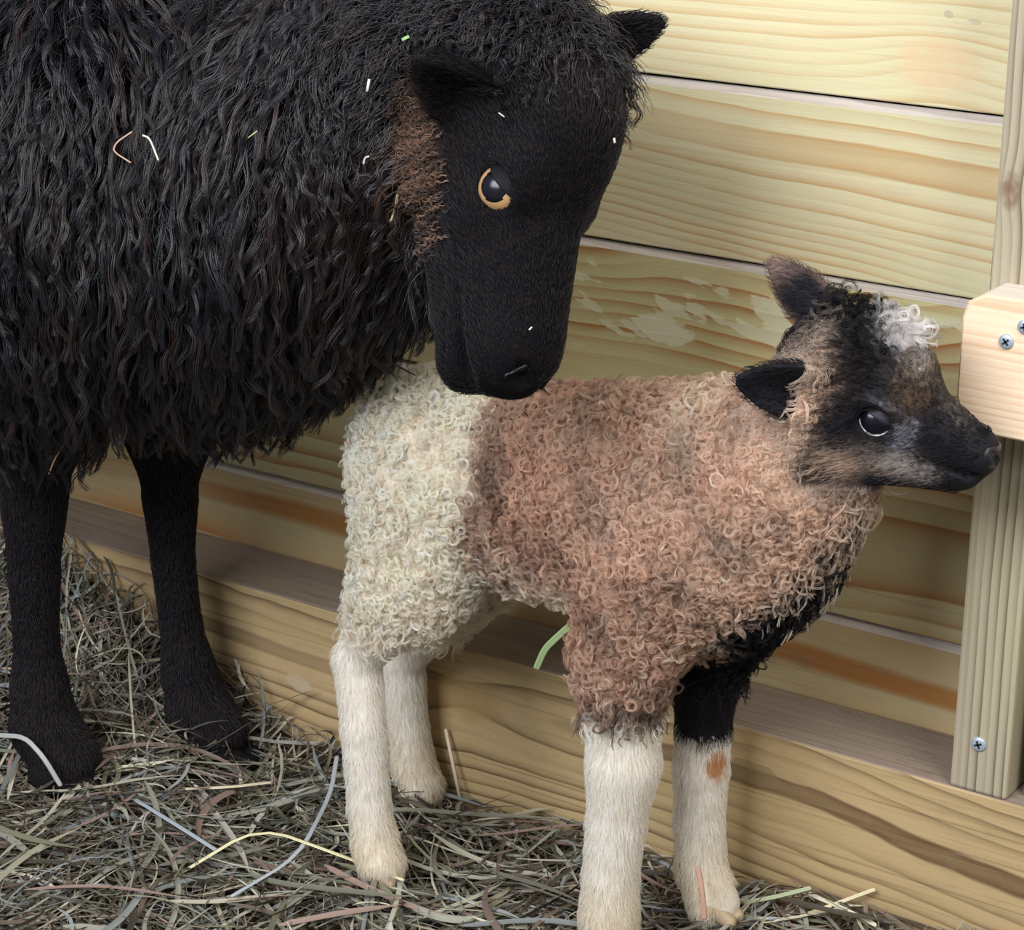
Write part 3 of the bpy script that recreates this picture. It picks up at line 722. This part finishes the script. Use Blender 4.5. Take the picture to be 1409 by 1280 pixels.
# short coat on face, ears and legs
def w_short(P, n):
    d, f, s = hl(P)
    eye = np.linalg.norm(np.stack([(d-.029)*.9, (f+.010)*1.4], 1), axis=1) < .0116
    nose = (d > .113)
    return (1-w_fleece(P, n)*.9)*(~(eye & (s > .02)))*(~nose)
P, n = scatter(V, F, N, 420000, w_short)
h_ = hd(P); ea = is_ear(P); d, f, s = hl(P)
cmb = np.where((h_ > .5)[:, None], -LD[None]-.35*LF[None]*np.where(f < 0, 1, -.2)[:, None], np.array([[.05, -.05, -1.]]))
cmb = np.where(ea[:, None], dl[None]*.6+dl2[None]*.4, cmb)
L = np.where(h_ > .5, .0045+.004*sstep(.06, .0, d), .0085); L = np.where(ea, .0055, L)
pos = flow(P, n, cmb, L*rng.uniform(.7, 1.25, len(P)), np.where(h_ > .5, .35, .45), 6, .05, .0003, 1.0, .16)
hair('short_coat', pos, coat(P, .16), .00013, .00005, M_fur, lamb)

# eyes, nose and hooves
M_nose = plain('black_wet_nose', (24, 23, 28), .32, .5, bump=.3, nscale=900, var=.2)
def nose_pad(parent, HH, axes, d0, f0, rad, ns, h):
    c = HH(d0, f0); R = max(rad)+.004
    sn = Sculpt(c-R, c+R, h); k = rad[2]/.0155
    sn.ell(c, axes, rad, .002)
    for s in (-1, 1):
        a, b = ns(s); sn.cone(a[0], b[0], a[1], b[1], .0015*k, sub=True)
    sn.cone(c+axes[0]*rad[0]*1.02+axes[1]*rad[1]*.30, c+axes[0]*rad[0]*.75-axes[1]*rad[1]*.95, .0008*k, .0008*k, .001*k, sub=True)
    sn.cone(c-axes[0]*rad[0]*1.0, c-axes[0]*rad[0]*1.02, rad[0]*.95, rad[0]*.95, .002, sub=True)
    Vn, Fn = sn.mesh(); Vn = relax(Vn, Fn, 1)
    return mesh_obj('nose', Vn, Fn, [M_nose], parent)
nose_pad(lamb, HL, AX, .1135, -.0055, (.0130, .0138, .0152),
         lambda s: ((H(.1270, -.0035, s*.0065), .0030), (H(.1205, .0010, s*.0135), .0018)), .0009)
for s in (-1, 1):
    ax0 = unit(s*LN+.06*LD+.02*LF); ax1 = unit(LD-(LD@ax0)*ax0); ax2 = np.cross(ax0, ax1)
    c = H(.029, -.010, s*.0268)
    Ve, Fe, MI = uv_sphere(c, (ax0, ax1, ax2), .0118, lambda a, b: 0)
    eye = mesh_obj('eye', Ve, Fe, [M_eye_dark], lamb)
    pole = unit(LF*1.0+LD*.12-s*LN*.10); b1 = unit(s*LN-(s*LN@pole)*pole); b2 = np.cross(pole, b1); Vl, Fl = [], []
    for j in range(11):
        th = math.radians(3+78*j/10)
        for i in range(25):
            ph = math.radians(-110+220*i/24)
            Vl.append(c+.0124*(pole*math.cos(th)+math.sin(th)*(b1*math.cos(ph)+b2*math.sin(ph))))
    for j in range(10):
        for i in range(24): Fl.append((j*25+i, j*25+i+1, (j+1)*25+i+1, (j+1)*25+i))
    lid = mesh_obj('eyelid', Vl, Fl, [M_lamb_lid], eye)
    so = lid.modifiers.new('thickness', 'SOLIDIFY'); so.thickness = .0009; so.offset = 1
    up = LF-(LF@ax0)*ax0; up = unit(up); fwv = unit(LD-(LD@ax0)*ax0)
    pts, rad = [], []
    for a in np.linspace(-2.75, -.25, 15):
        th = math.radians(58)
        v = ax0*math.cos(th)+math.sin(th)*(fwv*math.cos(a)*1.0+up*math.sin(a)*.72)
        pts.append(c+unit(v)*.0120); rad.append(.0006*math.sin((a+2.75)/2.5*math.pi)**.5+.0001)
    tube('lower_eye_rim', pts, rad, M_eye_rim, eye)
for key, foot in (('hn', (526, 1203, -.243)), ('hf', (583, 1090, -.107)), ('fn', (840, 1282, -.225)), ('ff', (992, 1254, -.145))):
    p = LP(*foot); sh = Sculpt(p-np.array([.03, .03, .02]), p+np.array([.03, .03, .02]), .0015)
    for s in (-1, 1):
        sh.cone(p+np.array([-.004, s*.0068, .004]), p+np.array([.011, s*.0058, -.003]), .0085, .0052, .003)
    Vh, Fh = sh.mesh(); mesh_obj('hoof', Vh, Fh, [M_hoof_pale], lamb)

# ------------------------------------------------------------------ the black ewe
M_wool = attr_mat('black_wool', .36, .6)
M_face = attr_mat('black_face_coat', .50, .32)
M_lid = plain('black_eyelid', (19, 19, 24), .7, .2, var=.1)
M_eskin = attr_mat('black_skin', .85, .08)
M_amber = plain('amber_iris', (190, 148, 104), .3, .5, var=.15, nscale=600)
M_hoof_dark = plain('dark_hoof', (22, 20, 21), .85, .15, var=.2, nscale=80)
ewe = empty('sheep', (-.70, -.21, GROUND))
tag(ewe, 'large shaggy black ewe lowering her head to sniff the lamb', 'sheep')
BX = np.array([math.cos(.28), math.sin(.28), 0]); BYv = np.array([-math.sin(.28), math.cos(.28), 0])
E0 = LP(789, 22, -.235)
ED = unit(-.105*RT-.98*UP+.12*TW); EF = .86*RT-.05*UP+.50*TW; EF = unit(EF-(EF@ED)*ED)
EN = np.cross(ED, EF); EN = EN if EN@TW > 0 else -EN
EK = .91
def HE(d, f, n=0.0): return E0+EK*d*ED+f*EF+n*EN
def he(P): q = P-E0; return q@ED/EK, q@EF, q@EN
se = Sculpt((-1.75, -.80, GROUND-.005), (-.10, .03, .66), .0036)
chest = LP(322, 350, -.205); barrel = LP(165, 195, -.235); rumpc = barrel-.62*BX+np.array([0, 0, .0])
se.cone(chest, barrel, .088, .145, .05)
se.cone(barrel, rumpc, .150, .158, .05)
se.cone(LP(225, 345, -.23), barrel, .10, .12, .05)
se.cone(LP(330, 250, -.225), LP(590, 110, -.235), .118, .088, .05)
se.cone(chest, LP(448, 250, -.225), .085, .085, .05)
se.cone(LP(590, 110, -.235), HE(.035, -.055), .088, .06, .03)
EL = {
 'fn': [(LP(95, 380, -.290), .080), (LP(60, 540, -.272), .048), (LP(47, 660, -.258), .0270), (LP(47, 790, -.252), .0200), (LP(50, 880, -.250), .0178), (LP(55, 950, -.250), .0235), (LP(62, 1000, -.250), .0285), (LP(92, 1045, -.250), .0280)],
 'ff': [(LP(235, 400, -.170), .075), (LP(232, 560, -.155), .042), (LP(234, 680, -.147), .0220), (LP(238, 770, -.143), .0175), (LP(249, 860, -.141), .0170), (LP(261, 930, -.141), .0230), (LP(274, 978, -.141), .0275), (LP(300, 1010, -.141), .0255)],
}
for s, key in ((1, 'hf'), (-1, 'hn')):
    b = rumpc+BYv*s*.075; g = lambda dx, z, r, b=b, s=s: (np.array([b[0], b[1], z])+BX*dx+BYv*s*.012, r)
    EL[key] = [g(.02, .20, .11), g(.05, .10, .075), g(-.07, .01, .034), g(-.05, -.08, .019), g(-.03, -.15, .021), g(-.01, -.19, .024)]
for L in EL.values(): se.chain(L, .03)
AXE = [ED, EF, EN]
se.ell(HE(.045, -.045), AXE, (.062, .062, .055), .02)
se.ell(HE(.080, .000), AXE, (.060, .038, .042), .02)
se.cone(HE(.09, -.034), HE(.228, -.026), .052, .0400, .02, (EN, .86))
se.cone(HE(.075, -.078), HE(.215, -.054), .038, .0230, .02, (EN, .82))
for s in (-1, 1):
    se.ell(HE(.090, -.074, s*.026), AXE, (.050, .038, .022), .02)
    se.ell(HE(.126, -.006, s*.032), AXE, (.024, .018, .016), .012)
    se.ell(HE(.150, -.038, s*.034), AXE, (.020, .016, .012), .012)
    se.ell(HE(.136, -.018, s*.048), unit(np.array([ED*.86+EF*.5, EF*.86-ED*.5, EN])), (.0140, .0098, .014), .004, sub=True)
se.ell(HE(.248, -.018), AXE, (.026, .026, .031), .012)
se.ell(HE(.250, -.052), AXE, (.022, .018, .023), .010)
for s in (-1, 1):
    se.cone(HE(.266, -.002, s*.013), HE(.258, .004, s*.023), .0066, .0040, .004, sub=True)
    se.cone(HE(.200, -.046, s*.035), HE(.266, -.036, s*.020), .0040, .0046, .005, sub=True)
en_b = HE(.070, -.036, .047); en_t = LP(578, 84, en_b[1]-.045)
d1 = unit(en_t-en_b); n1 = unit(.55*TW-.8*UP); n1 = unit(n1-(n1@d1)*d1); w1 = np.cross(n1, d1)
se.ear(en_b, d1, w1, n1, np.linalg.norm(en_t-en_b), .026, .55, .0042, .012)
ef_b = HE(.012, -.014, -.040); ef_t = LP(909, 14, ef_b[1]+.025)
d2 = unit(ef_t-ef_b); n2 = unit(.6*TW-.25*UP+.4*RT); n2 = unit(n2-(n2@d2)*d2); w2 = np.cross(n2, d2)
se.ear(ef_b, d2, w2, n2, np.linalg.norm(ef_t-ef_b), .0195, .35, .0042, .012, bend=.012)
Ve, Fe = se.mesh(); Ve = relax(Ve, Fe, 2); Ne = vnormals(Ve, Fe)
EB = srgb(20, 20, 28); EBR = srgb(92, 68, 54); ESK = srgb(14, 14, 18); EDB = srgb(42, 36, 36)
def e_ear(P):
    m = np.zeros(len(P), bool)
    for (b, l, w, n, L) in ((en_b, d1, w1, n1, .14), (ef_b, d2, w2, n2, .14)):
        q = P-b; t = q@l; m |= (t > .014) & (t < L) & (np.abs(q@w) < .034) & (np.abs(q@n) < .026)
    return m
def e_face(P):
    d, f, s = he(P)
    g = sstep(-.092, -.074, f+.06*(d-.1))*sstep(.030, .055, d+.25*np.clip(-f, 0, .1))
    return g*(np.linalg.norm(P-HE(.13, -.03), axis=1) < .20)
def e_brown(P):
    d, f, s = he(P); s = np.abs(s)
    return np.exp(-((d-.112)/.042)**2-((f+.074)/.013)**2)*(s > .02)
def e_coat(P):
    n = len(P); c = np.repeat(EB[None], n, 0)*rng.uniform(.75, 1.25, (n, 1))
    c = mixc(c, EDB[None], rng.random(n)**5*.6)
    c = mixc(c, EBR[None], np.clip(e_brown(P)*1.3+rng.normal(0, .12, n), 0, 1))
    d, f, s = he(P)
    c = c*np.where(e_face(P) > .5, .62, 1.0)[:, None]
    g = np.exp(-((d-.06)/.03)**2-((f-.03)/.02)**2)*.5*(f > -.02); c = mixc(c, EDB[None]*1.4, np.clip(g, 0, 1))
    q = np.linalg.norm(P-LP(465, 270, -.31), axis=1); c = mixc(c, srgb(52, 40, 38)[None], .8*np.exp(-(q/.05)**2))
    lz = (P[:, 2] < .04) & (d > .5); c = np.where(lz[:, None] & (rng.random(n) < .4)[:, None], EDB[None], c)
    return np.clip(c, .001, 1)
mesh_obj('body', Ve, Fe, [M_eskin], ewe, cols=np.maximum(ESK[None]*np.ones((len(Ve), 1)), e_coat(Ve)*.6))
EZC = LP(60, 530, -.26)[2]
def w_efl(P, n):
    far = np.where(P[:, 0] < -1.02, .45, 1.0)
    return (P[:, 2] > EZC)*(1-e_face(P))*(~e_ear(P))*far*(1-.95*np.clip(e_brown(P)*1.5, 0, 1))
def e_down(P, n):
    """wool hangs; on the neck it sweeps back from the head, below the brisket it swings forward"""
    px = proj(P)
    c = np.repeat([[0., 0, -1.]], len(P), 0)
    nk = sstep(430, 560, px[:, 0])*(1-sstep(250, 420, px[:, 1])); c = c+nk[:, None]*(-.9*BX)[None]
    br = sstep(380, 520, px[:, 0])*sstep(400, 520, px[:, 1]); c = c+br[:, None]*(.7*BX)[None]
    w = np.sin(P[:, 0]*38+P[:, 2]*21)+np.sin(P[:, 2]*47-P[:, 0]*17+1.7)
    return c+(.16*w)[:, None]*BX[None]
# woolly fill
P, n = scatter(Ve, Fe, Ne, 60000, w_efl)
hair('underwool', flow(P, n, e_down(P, n), rng.uniform(.018, .040, len(P)), .7, 7, .4, .002, 1.5, .35), e_coat(P), .00030, .00010, M_wool, ewe)
# long hanging locks
P, n = scatter(Ve, Fe, Ne, 14000, w_efl)
d, f, s = he(P); hdist = np.linalg.norm(P-HE(.03, -.05), axis=1)
L = rng.uniform(.045, .080, len(P))*np.clip(.35+(hdist-.07)/.16, .35, 1)
lock = flow(P, n, e_down(P, n), L, rng.uniform(.35, .75, len(P)), 16, .75, rng.uniform(.0015, .0045, len(P)), rng.uniform(1.0, 2.4, len(P)), .16)
strands = clump(lock, 11, rng.uniform(.0012, .0030, len(P)), .25, .0003)
cc = np.repeat(e_coat(P), 11, 0)*rng.uniform(.7, 1.5, (len(strands), 1))
hair('shaggy_fleece', strands, np.clip(cc, 0, 1), .00032, .00012, M_wool, ewe)
# forelock and crown tufts
def w_top(P, n):
    d, f, s = he(P); return (d < .085)*(d > -.05)*(f > -.055)*(~e_ear(P))*np.clip(1.1-d/.085, 0, 1)
P, n = scatter(Ve, Fe, Ne, 60000, w_top)
pos = flow(P, n, np.repeat((ED*.5+EF*.15)[None], len(P), 0), rng.uniform(.006, .015, len(P)), .7, 9, .1, .0010, 1.2, .5)
hair('forelock', clump(pos, 4, .0008, .5, .0004), np.repeat(e_coat(P), 4, 0), .00024, .00008, M_wool, ewe)
# crimped brown cheek wool
P, n = scatter(Ve, Fe, Ne, 160000, lambda P, n: np.clip(e_brown(P)*1.6, 0, 1)*(~e_ear(P)))
pos = flow(P, n, np.repeat((-EF*1.0+ED*.35)[None], len(P), 0), rng.uniform(.009, .017, len(P)), .4, 12, .05, .0016, 2.2, .3)
hair('cheek_wool', clump(pos, 3, .0005, .6, .0002), np.repeat(np.clip(mixc(e_coat(P), srgb(150, 112, 88)[None], rng.random(len(P))**3*.9), 0, 1), 3, 0), .0002, .0001, M_wool, ewe)
# short coat on the face, ears and legs
def w_esh(P, n):
    d, f, s = he(P); s = np.abs(s)
    eye = (np.linalg.norm(np.stack([d-.136, (f+.018)*1.1], 1), axis=1) < .0135) & (s > .02)
    nose = (d > .268) & (f > -.03)
    return (1-(w_efl(P, n) > .2))*(~eye)*(~nose)*(P[:, 0] > -1.1)
P, n = scatter(Ve, Fe, Ne, 420000, w_esh)
ea = e_ear(P); hd_ = e_face(P) > .3; d, f, s = he(P)
cmb = np.where(hd_[:, None], -.9*ED[None]-.5*EF[None], np.array([[.0, .0, -1.]]))
cmb = np.where(ea[:, None], np.where((np.linalg.norm(P-en_b, axis=1) < np.linalg.norm(P-ef_b, axis=1))[:, None], d1[None], d2[None]), cmb)
L = np.where(hd_, .0030+.0012*(d < .24)+.006*sstep(.12, .05, d), .0055)*rng.uniform(.7, 1.2, len(P))
hair('short_coat', flow(P, n, cmb, L, .28, 5, .0, .0002, 1, .14), e_coat(P), .00016, .00006, M_face, ewe)

for s in (-1, 1):
    ax0 = unit(s*EN+.10*ED+.12*EF); ax1 = unit(EF-(EF@ax0)*ax0); ax2 = np.cross(ax0, ax1)
    c = HE(.1365, -.018, s*.0345)
    def mo(a, b):
        u, v = math.sin(a)*math.cos(b), math.sin(a)*math.sin(b)
        if a > 1.6: return 0
        return 1 if .50 < (u/.80)**2+(v/.92)**2 < 1 else 0
    Vq, Fq, MI = uv_sphere(c, (ax0, ax1, ax2), .0158, mo, 48, 40)
    eye = mesh_obj('eye', Vq, Fq, [M_eye_dark, M_amber], ewe, midx=MI)
    # the upper lid closes over the front half of the eye
    pole = unit(-ED*.62+EF*.78+s*EN*.10); b1 = unit(s*EN-(s*EN@pole)*pole); b2 = np.cross(pole, b1); Vl, Fl = [], []
    for j in range(13):
        th = math.radians(4+68*j/12)
        for i in range(25):
            ph = math.radians(-105+210*i/24)
            Vl.append(c+.0165*(pole*math.cos(th)+math.sin(th)*(b1*math.cos(ph)+b2*math.sin(ph))))
    for j in range(12):
        for i in range(24): Fl.append((j*25+i, j*25+i+1, (j+1)*25+i+1, (j+1)*25+i))
    lid = mesh_obj('eyelid', Vl, Fl, [M_lid], eye)
    so = lid.modifiers.new('thickness', 'SOLIDIFY'); so.thickness = .0012; so.offset = 1
for s in (-1, 1):                                    # comma-shaped wet rims round the nostrils
    pts, rad = [], []
    for a in np.linspace(-.5, 3.6, 12):
        tgt = HE(.262+.0060*math.cos(a), -.004+.0075*math.sin(a), s*(.019+.0050*math.cos(a)))
        k = np.argmin(((Ve-tgt)**2).sum(1)); pts.append(Ve[k]+Ne[k]*.0008); rad.append(.0010)
    pts = np.array(pts); pts[1:-1] = (pts[:-2]+pts[1:-1]+pts[2:])/3
    tube('nostril', pts, rad, M_nose, ewe)
for key, p, dr in (('fn', LP(106, 1068, -.250), BX), ('ff', LP(316, 1034, -.141), BX),
                   ('hn', EL['hn'][-1][0]-np.array([0, 0, .006]), BX), ('hf', EL['hf'][-1][0]-np.array([0, 0, .006]), BX)):
    sh = Sculpt(p-np.array([.06, .06, .035]), p+np.array([.06, .06, .035]), .002)
    for s in (-1, 1):
        sh.cone(p-dr*.022+BYv*s*.011+np.array([0, 0, .004]), p+dr*.020+BYv*s*.009+np.array([0, 0, -.006]), .0165, .0085, .004)
    Vh, Fh = sh.mesh(); mesh_obj('hoof', Vh, Fh, [M_hoof_dark], ewe)

# ------------------------------------------------------------------ ground and hay
HX = np.array([-2.0, -1.05, -.86, -.756, -.67, -.58, -.43, -.31, -.16, 0, .066, .8])
HZ = np.array([-.06, -.07, -.085, -.135, -.180, -.188, -.203, -.209, -.204, -.186, -.180, -.18])
def hay_z(x, y):
    e = np.interp(x, HX, HZ); k = np.exp(-np.maximum(LEDGE_Y-y, 0)/.075)
    return GROUND+(e-GROUND)*k+.004*np.sin(x*31+y*17)+.003*np.sin(x*13-y*41+1)
def build_floor():
    xs = np.linspace(-2.0, .8, 113); ys = np.linspace(-1.5, LEDGE_Y+.001, 60)
    X, Y = np.meshgrid(xs, ys, indexing='ij'); Z = hay_z(X, Y)-.016
    V = np.stack([X, Y, Z], -1).reshape(-1, 3); ny = len(ys); F = []
    for i in range(len(xs)-1):
        for j in range(ny-1): F.append((i*ny+j, (i+1)*ny+j, (i+1)*ny+j+1, i*ny+j+1))
    w = NT('trampled_chaff', .95, .1); t = w.n('ShaderNodeTexCoord')
    a = w.noise(t.outputs['Object'], 260, 4, .7); b = w.noise(t.outputs['Object'], 30, 3)
    c = w.mix(w.ramp(a, .35, .7), srgb(44, 36, 26), srgb(98, 84, 60)); c = w.mix(w.math('MULTIPLY', b, .4), c, srgb(60, 56, 36))
    w.put(w.b.inputs['Base Color'], c)
    bp = w.n('ShaderNodeBump'); bp.inputs['Strength'].default_value = .8; bp.inputs['Distance'].default_value = .006
    w.put(bp.inputs['Height'], a); w.t.links.new(bp.outputs[0], w.b.inputs['Normal'])
    tag(mesh_obj('floor', V, F, [w.m]), kind='structure')
build_floor()
M_hay = attr_mat('dry_hay', .6, .3)
PAL = np.array([srgb(*c) for c in ((160, 160, 138), (146, 156, 156), (214, 206, 170), (130, 106, 80), (168, 128, 112), (88, 78, 58), (134, 132, 92), (176, 168, 132), (112, 112, 92), (188, 184, 170))])
_g = PAL.mean(1, keepdims=True)*np.array([1.04, 1.0, .90]); PAL = PAL*.58+_g*.42
PW = np.array([.15, .12, .09, .14, .10, .13, .09, .08, .07, .03]); PW = PW/PW.sum()
def ribbon_mesh(C, side, up, wd, fold):
    """C (n,k,3) centre lines -> folded blades, three verts across"""
    n, k = C.shape[:2]
    t = np.linspace(0, 1, k); prof = np.minimum(1, np.minimum((t+.03)*9, (1-t+.03)*3.2))
    w = wd[:, None, None]*prof[None, :, None]
    A = C-side[:, None]*w+up[:, None]*w*fold; B = C+side[:, None]*w+up[:, None]*w*fold
    V = np.stack([A, C, B], 2).reshape(-1, 3)
    i = np.arange(n)[:, None, None]*k*3+np.arange(k-1)[None, :, None]*3+np.arange(2)[None, None, :]
    F = np.stack([i, i+1, i+4, i+3], -1).reshape(-1, 4)
    return V, F
def hay_blades(n, xr, yr, Lr, wr, zr, pitch, k=8, curv=.5):
    x = rng.uniform(*xr, n); y = yr[0]+(yr[1]-yr[0])*rng.random(n)
    a = rng.normal(0, 1.0, n)+rng.choice([0, 0, 1.2], n); L = rng.uniform(*Lr, n)*rng.uniform(.6, 1, n)
    t = np.linspace(-.5, .5, k)
    cur = rng.normal(0, curv, n); pt = rng.normal(0, pitch, n)
    ang = a[:, None]+cur[:, None]*t[None]*2
    st = L[:, None]/(k-1)
    X = np.cumsum(np.cos(ang)*st, 1); Y = np.cumsum(np.sin(ang)*st, 1)
    X = X-X.mean(1, keepdims=True)+x[:, None]; Y = Y-Y.mean(1, keepdims=True)+y[:, None]
    sag = rng.normal(0, .05, n)
    Z = hay_z(X, Y)+rng.uniform(*zr, n)[:, None]+L[:, None]*(np.tan(pt)[:, None]*t[None]+sag[:, None]*(t[None]**2-.08)*2)
    Y = np.minimum(Y, LEDGE_Y-.002-rng.uniform(0, .006, n)[:, None])
    Z = np.maximum(Z, hay_z(X, Y)-.018)
    C = np.stack([X, Y, Z], -1)
    dr = unit(C[:, -1]-C[:, 0]); up = np.repeat([[0, 0, 1.]], n, 0)+rng.normal(0, .55, (n, 3)); side = unit(np.cross(dr, up)); up = np.cross(side, dr)
    wd = rng.uniform(*wr, n)/2
    V, F = ribbon_mesh(C, side, up, wd, .35)
    col = PAL[rng.choice(len(PAL), n, p=PW)]*rng.uniform(.5, 1.0, (n, 1))
    return V, F, np.repeat(col, k*3, 0)
parts = [hay_blades(9000, (-1.3, .30), (-.66, LEDGE_Y-.003), (.05, .17), (.0014, .0040), (-.014, .006), .08),
         hay_blades(5500, (-1.3, .30), (-.66, LEDGE_Y-.003), (.03, .11), (.0006, .0014), (-.010, .010), .14, curv=.8),
         hay_blades(620, (-1.3, .20), (-.60, LEDGE_Y-.01), (.08, .22), (.0026, .0056), (.000, .012), .06, k=12, curv=.5),
         hay_blades(700, (-1.15, -.62), (-.20, LEDGE_Y-.003), (.05, .14), (.0012, .0030), (-.01, .025), .35)]
Vs, Fs, Cs, o = [], [], [], 0
for (v, f, c) in parts:
    Vs.append(v); Fs.append(f+o); Cs.append(c); o += len(v)
hy = mesh_obj('hay', np.concatenate(Vs), np.concatenate(Fs), [M_hay], cols=np.concatenate(Cs))
tag(hy, 'loose dry grey-green hay strewn over the pen floor', 'hay', kind='stuff')

# single stalks that can be told apart
def stalk(name, pts, wd, rgb, label, cat, group, up=None, sm=6):
    pts = np.array(pts, float)
    if len(pts) > 2 and sm:                           # round the bends
        for _ in range(2):
            q = [pts[0]]
            for a, b in zip(pts[:-1], pts[1:]): q += [a*.8+b*.2, a*.2+b*.8]
            pts = np.array(q+[pts[-1]])
    base = pts.mean(0)
    root_p = pts[np.argmin(pts[:, 2])]
    d = unit(np.gradient(pts, axis=0)); upv = unit(np.array(up if up is not None else TW, float))
    side = unit(np.cross(d, upv)); nrm = np.cross(side, d)
    k = len(pts); t = np.linspace(0, 1, k); prof = np.clip(np.minimum((t+.12)*5, (1-t+.12)*5), 0, 1)*wd/2
    V, F = [], []
    for i in range(k):                                # flattened, slightly folded hollow blade
        for (u, v) in ((-1, .25), (-.5, -.1), (0, -.3), (.5, -.1), (1, .25), (.45, .3), (0, .12), (-.45, .3)):
            V.append(pts[i]-root_p+side[i]*u*prof[i]+nrm[i]*v*prof[i]*.8)
    for i in range(k-1):
        for q in range(8): F.append((i*8+q, i*8+(q+1) % 8, (i+1)*8+(q+1) % 8, (i+1)*8+q))
    F.append(list(range(8))[::-1]); F.append([(k-1)*8+q for q in range(8)])
    c = np.repeat(srgb(*rgb)[None], len(V), 0)
    o = mesh_obj(name, V, F, [M_hay], cols=c); o.location = tuple(root_p)
    return tag(o, label, cat, group)
G = lambda px, py, dz=.006: atz(px, py, GROUND+dz)
g1 = 'loose stalks lying on the hay'
stalk('hay_stalk', [G(244, 1205, .004), G(356, 1137, .022), G(478, 1181, .018), G(556, 1212, .012)], .0042, (232, 224, 180), 'long pale stalk bent in a peak, end lying against near hind hoof', 'hay', g1, (0, 0, 1))
stalk('hay_stalk', [G(255, 1086, .010), G(315, 1084, .014), G(374, 1077, .012)], .0050, (226, 218, 184), 'short broad pale stalk lying flat below the ewe far hoof', 'hay', g1, (0, 0, 1))
stalk('hay_stalk', [G(318, 1234, .010), G(410, 1180, .018), G(455, 1095, .020), G(464, 1040, .024)], .0040, (176, 182, 186), 'curved blue-grey blade behind the lamb near hind leg', 'hay', g1, (0, 0, 1))
stalk('hay_stalk', [G(185, 1100, .014), G(250, 1140, .016), G(300, 1172, .010)], .0046, (168, 176, 184), 'flat blue-grey blade slanting down below the ewe near hoof', 'hay', g1, (0, 0, 1))
stalk('hay_stalk', [aty(634, 1104, -.093), aty(613, 1003, -.085)], .0046, (222, 204, 176), 'pale cut stalk standing upright beside lamb far hind hoof', 'hay', g1, sm=0)
stalk('hay_stalk', [aty(969, 1266, -.178), aty(966, 1225, -.176), aty(960, 1193, -.172)], .0042, (186, 146, 128), 'reddish stalk sticking up before the lamb far front hoof', 'hay', g1)
stalk('hay_stalk', [G(1100, 1262, .006), aty(1150, 1244, -.092), aty(1204, 1224, -.085)], .0032, (226, 214, 178), 'thin pale stalk rising to the right along the kick board', 'hay', g1)
stalk('hay_stalk', [aty(1112, 1230, -.090), aty(1160, 1250, -.096), aty(1206, 1274, -.104)], .0034, (216, 206, 182), 'pale stalk crossing another by the kick board, sloping down right', 'hay', g1)
stalk('hay_stalk', [aty(1022, 1243, -.115), aty(1070, 1234, -.108), aty(1116, 1222, -.100)], .0036, (178, 184, 150), 'greenish stalk just right of lamb far front hoof', 'hay', g1)
stalk('hay_stalk', [LP(-4, 1012, -.285), LP(34, 1014, -.287), LP(60, 1042, -.289), LP(84, 1082, -.284)], .0042, (170, 172, 170), 'grey blade arched over the ewe near hoof', 'hay', g1)
stalk('grass_blade', [LP(786, 860, -.200), LP(768, 876, -.207), LP(750, 893, -.212), LP(738, 921, -.214)], .0055, (150, 170, 120), 'green grass blade hanging from the lamb belly wool', 'grass blade', None)
# bits of hay caught in the black ewe's coat
pj = proj(Ve)
def on_ewe(px, py, lift):
    dd = np.hypot(pj[:, 0]-px, pj[:, 1]-py); m = dd < 9
    if not m.any(): m = dd < dd.min()+4
    z = pj[m, 2].min()-lift
    r = ray(px, py); return CAM_O+r*z
def bit(pts, lift, wd, rgb, label):
    P_ = [on_ewe(x, y, lift) for x, y in pts]
    zz = np.mean([(p-CAM_O)@FW for p in P_]); P_ = [CAM_O+ray(x, y)*(.5*zz+.5*float((p-CAM_O)@FW)) for (x, y), p in zip(pts, P_)]
    return stalk('hay_bit', P_, wd, rgb, label, 'hay', 'bits of hay caught in the black fleece')
bit([(182, 181), (160, 196), (155, 208), (180, 224)], .034, .0011, (186, 150, 130), 'thin pinkish hay stem curled open to the right on ewe side')
bit([(196, 186), (206, 190), (218, 221)], .034, .0013, (208, 200, 186), 'thin pale hay stem bent like a hook on ewe side')
bit([(547, 268), (545, 285), (537, 306)], .036, .0016, (224, 206, 160), 'straight straw-coloured sliver below the brown cheek wool')
bit([(508, 109), (505, 126)], .024, .0028, (214, 220, 214), 'small bright chip left of the near ear')
bit([(106, 582), (92, 604), (75, 632), (67, 653)], .030, .0013, (176, 140, 112), 'brown twig hanging at lower edge of fleece above near leg')
bit([(354, 180), (341, 190)], .034, .0012, (204, 186, 140), 'short yellow sliver high on the shoulder fleece')
bit([(500, 226), (502, 217), (508, 215)], .024, .0012, (198, 188, 180), 'tiny curled stem on wool left of the brown cheek')
bit([(563, 50), (553, 55)], .022, .0035, (150, 190, 120), 'green leaf scrap above the near ear')
bit([(732, 450), (728, 454)], .006, .0016, (226, 220, 200), 'tiny pale seed low on the black muzzle')
bit([(686, 155), (694, 161)], .010, .0013, (220, 210, 190), 'tiny pale seed on the forehead above the eye')
bit([(845, 190), (846, 197)], .012, .0022, (226, 222, 210), 'tiny white fleck at right edge of the ewe forehead')
